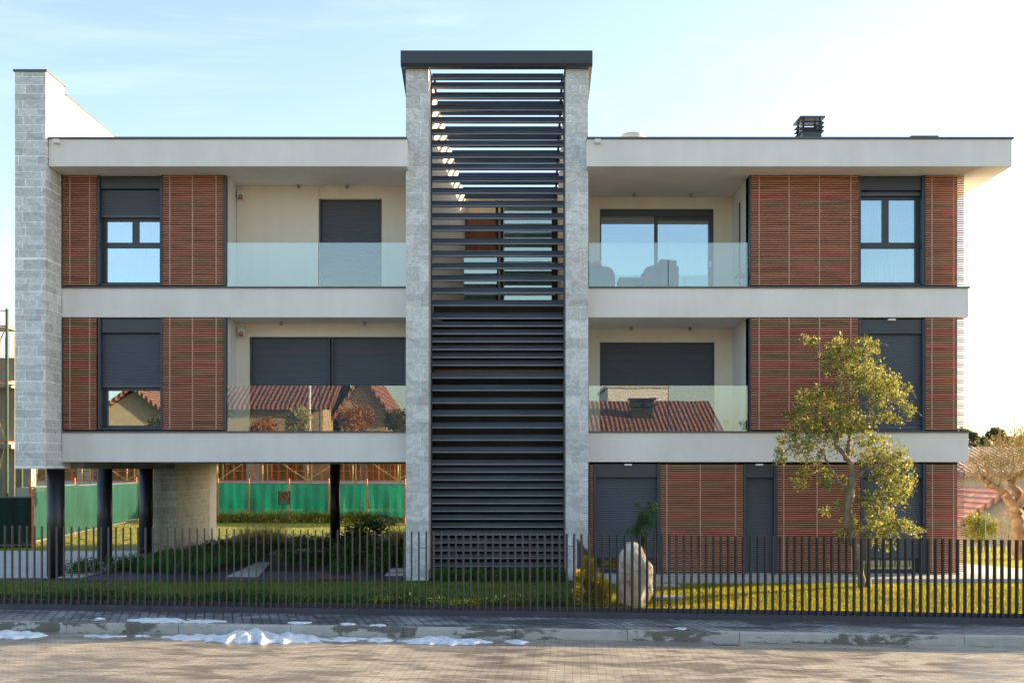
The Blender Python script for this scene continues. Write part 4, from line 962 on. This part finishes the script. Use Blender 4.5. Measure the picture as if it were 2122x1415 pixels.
# neighbour houses at the right
def gable(name, x0, x1, y0, y1, z0, ze, zridge, axis, wm, rm, label, wins=(), over=.4, cat='house', group=None, chims=()):
    t = thing(name, ((x0 + x1) / 2, (y0 + y1) / 2, z0), label, cat, group)
    mb = MB(); xm, ym = (x0 + x1) / 2, (y0 + y1) / 2
    if axis == 'x':   # ridge along x
        mb.prism([(y0, z0), (y1, z0), (y1, ze), (ym, zridge - .12), (y0, ze)], 'x', x0, x1)
        sl = (zridge - ze) / (ym - y0)
        rf = MB().prism([(y0 - over, ze - over * sl), (ym, zridge), (y1 + over, ze - over * sl), (y1 + over, ze - over * sl + .18), (ym, zridge + .2), (y0 - over, ze - over * sl + .18)], 'x', x0 - over, x1 + over)
    else:
        mb.prism([(x0, z0), (x1, z0), (x1, ze), (xm, zridge - .12), (x0, ze)], 'y', y0, y1)
        sl = (zridge - ze) / (xm - x0)
        rf = MB().prism([(x0 - over, ze - over * sl), (xm, zridge), (x1 + over, ze - over * sl), (x1 + over, ze - over * sl + .18), (xm, zridge + .2), (x0 - over, ze - over * sl + .18)], 'y', y0 - over, y1 + over)
    obj('wall', mb, wm, t); r = obj('roof', rf, rm, t)
    for (cx_, cy_, cz_) in chims: obj('chimney', MB().box(cx_ - .3, cx_ + .3, cy_ - .3, cy_ + .3, ze, cz_).box(cx_ - .42, cx_ + .42, cy_ - .42, cy_ + .42, cz_ - .35, cz_ - .2).box(cx_ - .45, cx_ + .45, cy_ - .45, cy_ + .45, cz_, cz_ + .1), M['black'], r)
    for (xa, xb_, za, zb_, yy) in wins:
        s = 1 if yy > ym else -1
        w = obj('window', MB().box(xa, xb_, yy - .04, yy + .04, za, zb_), M['door'], t)
        box('pane', xa + .1, xb_ - .1, yy - .06, yy + .06, za + .1, zb_ - .1, M['metal'], w)
    return t
gable('neighbour_house', X(1960, 46), X(2400, 46), 46, 54, -2.6, Z(982, 46), Z(935, 50), 'x', M['housew'], M['tilesg'], 'beige house with grey tiled roof behind the olive tree', over=.35)
gable('garden_house', X(2000, 37), X(2160, 37), 37, 41, -2.6, Z(1078, 37), Z(1024, 37), 'y', M['housew'], M['tilesp'], 'low outbuilding with pink tiled roof below the olive branches', over=.3)
t = thing('tv_antenna', (X(2103, 60), 60, 2.0), 'thin television antenna mast above the trees at the right edge', 'antenna')
obj('mast', MB().tube([(X(2103, 60), 60, -2.6), (X(2103, 60), 60, Z(862, 60))], .03, 6), M['galv'], t)
obj('dipole', MB().tube([P(2090, 863, 60), P(2106, 866, 60)], .015, 5).tube([P(2097, 860, 60), P(2097, 868, 60)], .012, 5), M['galv'], t)

# ------------------------------------------------------------------ construction site behind
def net_panel(a, b_, z0, z1, m, label, name='netting_fence', sag=.03, grid=True, group='green netting panels round the building site'):
    a = Vector((a[0], a[1], 0)); b_ = Vector((b_[0], b_[1], 0)); Ln = (b_ - a).length; u = (b_ - a) / Ln; nr = Vector((-u.y, u.x, 0))
    t = thing(name, ((a.x + b_.x) / 2, (a.y + b_.y) / 2, 0), label, 'fence', group)
    nx, nz = 28, 8; V = []; ph = random.uniform(0, 6)
    for j in range(nz + 1):
        for i in range(nx + 1):
            s = i / nx; q = j / nz; off = .035 * math.sin(s * 25 + ph) * (1 - q * .5) + .03 * math.sin(s * 9 + q * 4 + ph) + random.gauss(0, .006)
            za = z0(s) if callable(z0) else z0; zb_ = (z1(s) if callable(z1) else z1) - sag * math.sin(math.pi * s)
            p = a + u * Ln * s + nr * off; V.append((p.x, p.y, za + (zb_ - za) * q))
    Fc = [(j * (nx + 1) + i, j * (nx + 1) + i + 1, (j + 1) * (nx + 1) + i + 1, (j + 1) * (nx + 1) + i) for j in range(nz) for i in range(nx)]
    mesh_obj('netting', V, Fc, m, t, smooth=True)
    e0, e1 = (z1(0) if callable(z1) else z1), (z1(1) if callable(z1) else z1)
    f = MB(); off = -nr * .09 if nr.y > 0 else nr * .09
    f.tube([a + off + Vector((0, 0, e0)), b_ + off + Vector((0, 0, e1))], .022, 6).tube([a + off + Vector((0, 0, .1)), b_ + off + Vector((0, 0, .1))], .022, 6)
    if grid:
        n = int(Ln / .16)
        for i in range(1, n): p = a + u * Ln * i / n + off; f.tube([p + Vector((0, 0, .1)), p + Vector((0, 0, e0 + (e1 - e0) * i / n))], .005, 4)
        for k in range(1, 8): f.tube([a + off + Vector((0, 0, e0 * k / 8 + .05)), b_ + off + Vector((0, 0, e1 * k / 8 + .05))], .005, 4)
    obj('wire_frame', f, M['wire'], t)
    for p, e in ((a, e0), (b_, e1)): obj('post', MB().tube([p + off * 1.3, p + off * 1.3 + Vector((0, 0, e + .25))], .035, 8), M['rust'], t)
    return t
fp = [(X(70, 34), 34), (-15.3, 39.3), (-16.0, 44.6), (X(288, 50), 50)]
labs = ['green netting panel nearest on the left behind the first column', 'green netting panel seen between the first and second columns', 'pale green netting panel between the second and third columns']
for i in range(3): net_panel(fp[i], fp[i + 1], .18, 1.80 - .03 * i, M['net'], labs[i], grid=False)
fq = [(X(450, 52), 52), (X(519, 51), 51), (X(602, 50.2), 50.2), (X(684, 49.5), 49.5), (X(763, 48.8), 48.8), (X(842, 48), 48), (X(960, 47), 47)]
labs = ['shadowed green netting panel just right of the stone wall', 'bright green netting panel carrying the warning sign', 'bright green netting panel left of the thin round column', 'green netting panel partly behind the thin round column', 'green netting panel with torn pale strips by the pillar', 'green netting panel hidden partly by the stair pillar']
for i in range(6): net_panel(fq[i], fq[i + 1], .28, 1.68, M['net'], labs[i])
net_panel((-10.9 - 5.85, 50), fq[0], .28, 1.68, M['net'], 'green netting panel behind the stone wall under the left wing')
net_panel((X(-60, 33), 33), (X(70, 33.3), 33.3), .02, 1.52, M['netd'], 'almost black netting panel at the far left edge', grid=False, group=None)
x = X(592, 50.25)
t = thing('warning_sign', (x, 50.1, .7), 'grey site sign with red prohibition ring on the green netting', 'sign')
yy = 50.05
box('board', x - .30, x + .26, yy, yy + .02, Z(1045, 50), Z(1017, 50), M['greens'], t)
n = 20; zc_ = Z(1026, 50)
obj('ring', MB().tube([(x + .19 * math.cos(2 * math.pi * k / n), yy - .01, zc_ + .19 * math.sin(2 * math.pi * k / n)) for k in range(n + 1)], .02, 5).tube([(x - .13, yy - .01, zc_ + .13), (x + .13, yy - .01, zc_ - .13)], .018, 5), M['rust'], t)
obj('text_lines', MB().box(x - .22, x + .18, yy - .006, yy - .001, Z(1037, 50), Z(1036, 50)).box(x - .22, x + .18, yy - .006, yy - .001, Z(1040, 50), Z(1039, 50)).box(x - .22, x + .10, yy - .006, yy - .001, Z(1043, 50), Z(1042, 50)), M['grey'], t)
# concrete shell of the new building
sh = thing('concrete_shell', (-14, 64, 0), 'unfinished concrete building behind the green netting', 'building under construction')
box('wall', -40, -2.0, 66, 66.4, 0, 3.39, M['tan'], sh)
box('slab', -40, 2, 60, 72, 3.4, 3.8, M['rawconc'], sh)
for i in range(9):
    x = -24 + i * 3.1; w = random.choice((.4, .9, 1.6)); box('column', x, x + w, 61.5, 61.9, 0, 3.399, M[('housew', 'tan', 'rawconc')[i % 3]], sh)
box('parapet', -26, 0, 59.6, 59.8, .7, 1.75, M['galv'], sh)
lw = thing('raw_wall', (-19, 39, 0), 'pale raw concrete wall behind the scaffold at the left edge', 'wall')
obj('wall_face', MB().box(-24, X(33, 39), 38.9, 39.3, 0, Z(742, 39)).box(X(33, 39), X(62, 39), 39.1, 39.5, 0, Z(900, 39)), M['rawconc'], lw)
for z in (Z(790, 39), Z(915, 39)): box('ledge', -24, X(33, 39) + .02, 38.6, 38.898, z - .25, z, M['rawconc'], lw)
tag(box('site_container', X(34, 36), X(66, 36), 36, 37.5, 0, Z(1010, 36), M['rawconc']), 'grey concrete block behind the black netting at the left', 'block')
def scaffold(x0, x1, y, z1, dx, lifts, m1, m2, label, depth=1.1, rad=.028):
    t = thing('scaffold', ((x0 + x1) / 2, y, 0), label, 'scaffold')
    n = max(1, round((x1 - x0) / dx)); s = (x1 - x0) / n
    for i in range(n + 1):
        for yy in (y, y + depth):
            xx = x0 + i * s; obj('standard', MB().tube([(xx, yy, 0), (xx, yy, z1)], rad, 8), m1, t)
    mb = MB()
    for k, z in enumerate(lifts):
        mb.tube([(x0, y, z), (x1, y, z)], .022, 6).tube([(x0, y, z + .5), (x1, y, z + .5)], .018, 6)
        for i in range(n + 1): mb.tube([(x0 + i * s, y, z), (x0 + i * s, y + depth, z)], .02, 6)
    obj('ledgers', mb, m2, t); mb = MB()
    for k, z in enumerate(lifts[:-1]):
        for i in range(n):
            a, b_ = (x0 + i * s, x0 + (i + 1) * s) if (i + k) % 2 else (x0 + (i + 1) * s, x0 + i * s)
            mb.tube([(a, y - .02, z), (b_, y - .02, lifts[k + 1])], .018, 6)
    obj('braces', mb, M['yel'], t)
    for z in lifts[1:]: obj('deck', MB().box(x0, x1, y + .05, y + depth - .05, z - .07, z - .025), M['galv'], t)
    return t
scaffold(X(-190, 37.2), X(14.5, 37.2), 37.2, Z(640, 37.2), .85, [.4, Z(915, 37.2), Z(790, 37.2), Z(675, 37.2)], M['greens'], M['rust'], 'tall green scaffold rising beside the stone tower at the left edge', rad=.05)
scaffold(-24.5, 1.0, 57.5, 5.4, 2.35, [.6, 1.75, 3.3, 5.2], M['yel'], M['rust'], 'long red and yellow scaffold seen above the green netting')
# steel starter bars on the wall
mb = MB()
for i in range(7): xx = X(2 + i * 4.6, 39.1); mb.tube([(xx, 39.1, Z(742, 39)), (xx, 39.1, Z(690 + (i % 3) * 4, 39))], .015, 5)
tag(obj('starter_bars', mb, M['rust']), 'thin steel bars sticking up from the raw concrete wall', 'steel bars')
# props under the slab
pr0 = None
for i in range(90):
    x = -23.6 + i * .24 + random.uniform(-.09, .09); y = 59.9 + (i % 4) * .9
    o = obj('slab_prop', MB().tube([(x, y, 0), (x + random.uniform(-.05, .05), y, 3.398)], .04, 6).box(x - .08, x + .08, y - .08, y + .08, 1.9, 1.96), M['rust'])
    tag(o, 'rust red steel prop holding the unfinished concrete slab', 'prop', 'steel props under the slab')
# rubble pile and pipe frame near fence
x = X(490, 53.2); bm = MB()

# ------------------------------------------------------------------ houses across the street (seen reflected in the balcony glass)
def RX(px, D): return (px - CX) * D / F
def RZ(py, D): return E + (HY - py) * D / F
gable('street_house', RX(470, 57), RX(668, 57), -17, -9, -.45, RZ(838, 57), RZ(775, 61), 'x', M['house'], M['tiles'], 'long ochre house with red tiled roof reflected in the left balcony glass', [(RX(596, 57), RX(612, 57), 3.6, 5.0, -9)], .6, group=None)
gable('street_house', RX(705, 60), RX(800, 60), -22, -12, -.45, RZ(850, 60), RZ(780, 60), 'y', M['house'], M['tiles'], 'steep gabled ochre house reflected at the right part of the left glass', [(RX(742, 60), RX(760, 60), 3.4, 4.6, -12)], .5)
gable('street_house', RX(1190, 58), RX(1480, 58), -20, -10, -.45, RZ(905, 58), RZ(838, 63), 'x', M['housew'], M['tiles'], 'low house with broad tiled roof and twin chimneys reflected in the right balcony glass', (), .6, chims=((RX(1322, 60), -12.5, RZ(828, 60)), (RX(1344, 60), -12.5, RZ(828, 60))))
gable('street_house', RX(1255, 80), RX(1378, 80), -38, -30, -.45, RZ(808, 80), RZ(806, 80), 'x', M['plaster'], M['galv'], 'flat pale block reflected above the twin chimneys', (), .1)
gable('street_house', RX(210, 58), RX(330, 58), -18, -10, -.45, RZ(850, 58), RZ(810, 60), 'y', M['house'], M['tiles'], 'ochre house with tiled gable reflected in the left first floor window', ((RX(232, 58), RX(246, 58), 3.3, 4.6, -10), (RX(280, 58), RX(292, 58), 3.3, 4.6, -10)), .5)
for px, py, r, D, m_, lab in ((735, 872, 26, 54, 'autumn', 'orange leaved tree reflected low in the left balcony glass'), (535, 885, 26, 53, 'autumn', 'reddish hedge tree reflected below the long tiled roof'), (825, 885, 24, 55, 'pine', 'dark bushy tree reflected at the pillar side of the left glass'), (640, 870, 22, 54, 'straw', 'bare pale tree reflected beside the pole'), (322, 880, 26, 53, 'pine', 'dark tree reflected in the left first floor window before the gable')):
    c0 = Vector((RX(px, D), 48 - D, RZ(py, D)))
    root = thing('street_tree', (c0.x, c0.y, -.45), lab, 'tree')
    cs = [in_ball(c0 + Vector((random.gauss(0, .3), random.gauss(0, .3), random.gauss(0, .2))), r * D / F, 260) for _ in range(2)]
    V, Fc = leaves(np.concatenate(cs), 6, .08, .14, .5); mesh_obj('crown', V, Fc, M[m_], root)
    obj('trunk', MB().tube([(c0.x, c0.y, -.45), (c0.x, c0.y, c0.z)], [.12, .04], 8), M['bark'], root)
tag(obj('street_pole', MB().tube([(RX(642, 54), -5.8, -.45), (RX(642, 54), -5.8, RZ(790, 54))], .07, 10), M['galv']), 'pale lamp pole reflected in the left balcony glass', 'pole')

# ------------------------------------------------------------------ light, sky, camera
AZ, EL = 20.0, 12.8
s = Vector((math.cos(R(EL)) * math.cos(R(AZ)), math.cos(R(EL)) * math.sin(R(AZ)), math.sin(R(EL))))
ld = bpy.data.lights.new('Sun', 'SUN'); ld.energy = 5.0; ld.angle = R(.6); ld.color = (1, .73, .43)
lo = bpy.data.objects.new('Sun', ld); COL.objects.link(lo); lo.rotation_euler = (-s).to_track_quat('-Z', 'Y').to_euler(); lo.location = (40, 20, 30)
w = bpy.data.worlds.new('World'); sc.world = w; w.use_nodes = True; nt = w.node_tree; bg = nt.nodes['Background']
sk = nt.nodes.new('ShaderNodeTexSky'); sk.sky_type = 'NISHITA'; sk.sun_disc = False; sk.sun_elevation = R(EL); sk.sun_rotation = R(90 - AZ)
sk.air_density = 1.0; sk.dust_density = 1.5; sk.ozone_density = 1.2; sk.altitude = 100
hs = nt.nodes.new('ShaderNodeHueSaturation'); hs.inputs['Saturation'].default_value = .92
nt.links.new(sk.outputs[0], hs.inputs['Color'])
tc = nt.nodes.new('ShaderNodeTexCoord'); mp = nt.nodes.new('ShaderNodeMapping'); mp.inputs['Scale'].default_value = (1.2, 1.2, 5); mp.inputs['Rotation'].default_value = (.2, .35, .4)
nt.links.new(tc.outputs['Generated'], mp.inputs[0])
cn = noise(nt, mp.outputs[0], 1.6, 7, .62, .5)
cf = ramp(nt, cn, [(.50, (0, 0, 0)), (.80, (.12, .12, .12))])
wm = mixc(nt, cf, hs.outputs[0], (7.0, 7.4, 7.8))
nt.links.new(wm, bg.inputs[0]); bg.inputs[1].default_value = .13
cam = bpy.data.cameras.new('Camera'); cam.sensor_width = 36; cam.lens = F / 2122 * 36; cam.shift_x = (1061 - CX) / 2122; cam.shift_y = (HY - 707.5) / 2122
cam.clip_end = 3000; cam.clip_start = .1
co = bpy.data.objects.new('Camera', cam); COL.objects.link(co); co.location = (0, 0, E); co.rotation_euler = (R(90), 0, 0); sc.camera = co
sc.view_settings.view_transform = 'Standard'; sc.view_settings.look = 'None'; sc.view_settings.gamma = 1; sc.view_settings.exposure = 1.74
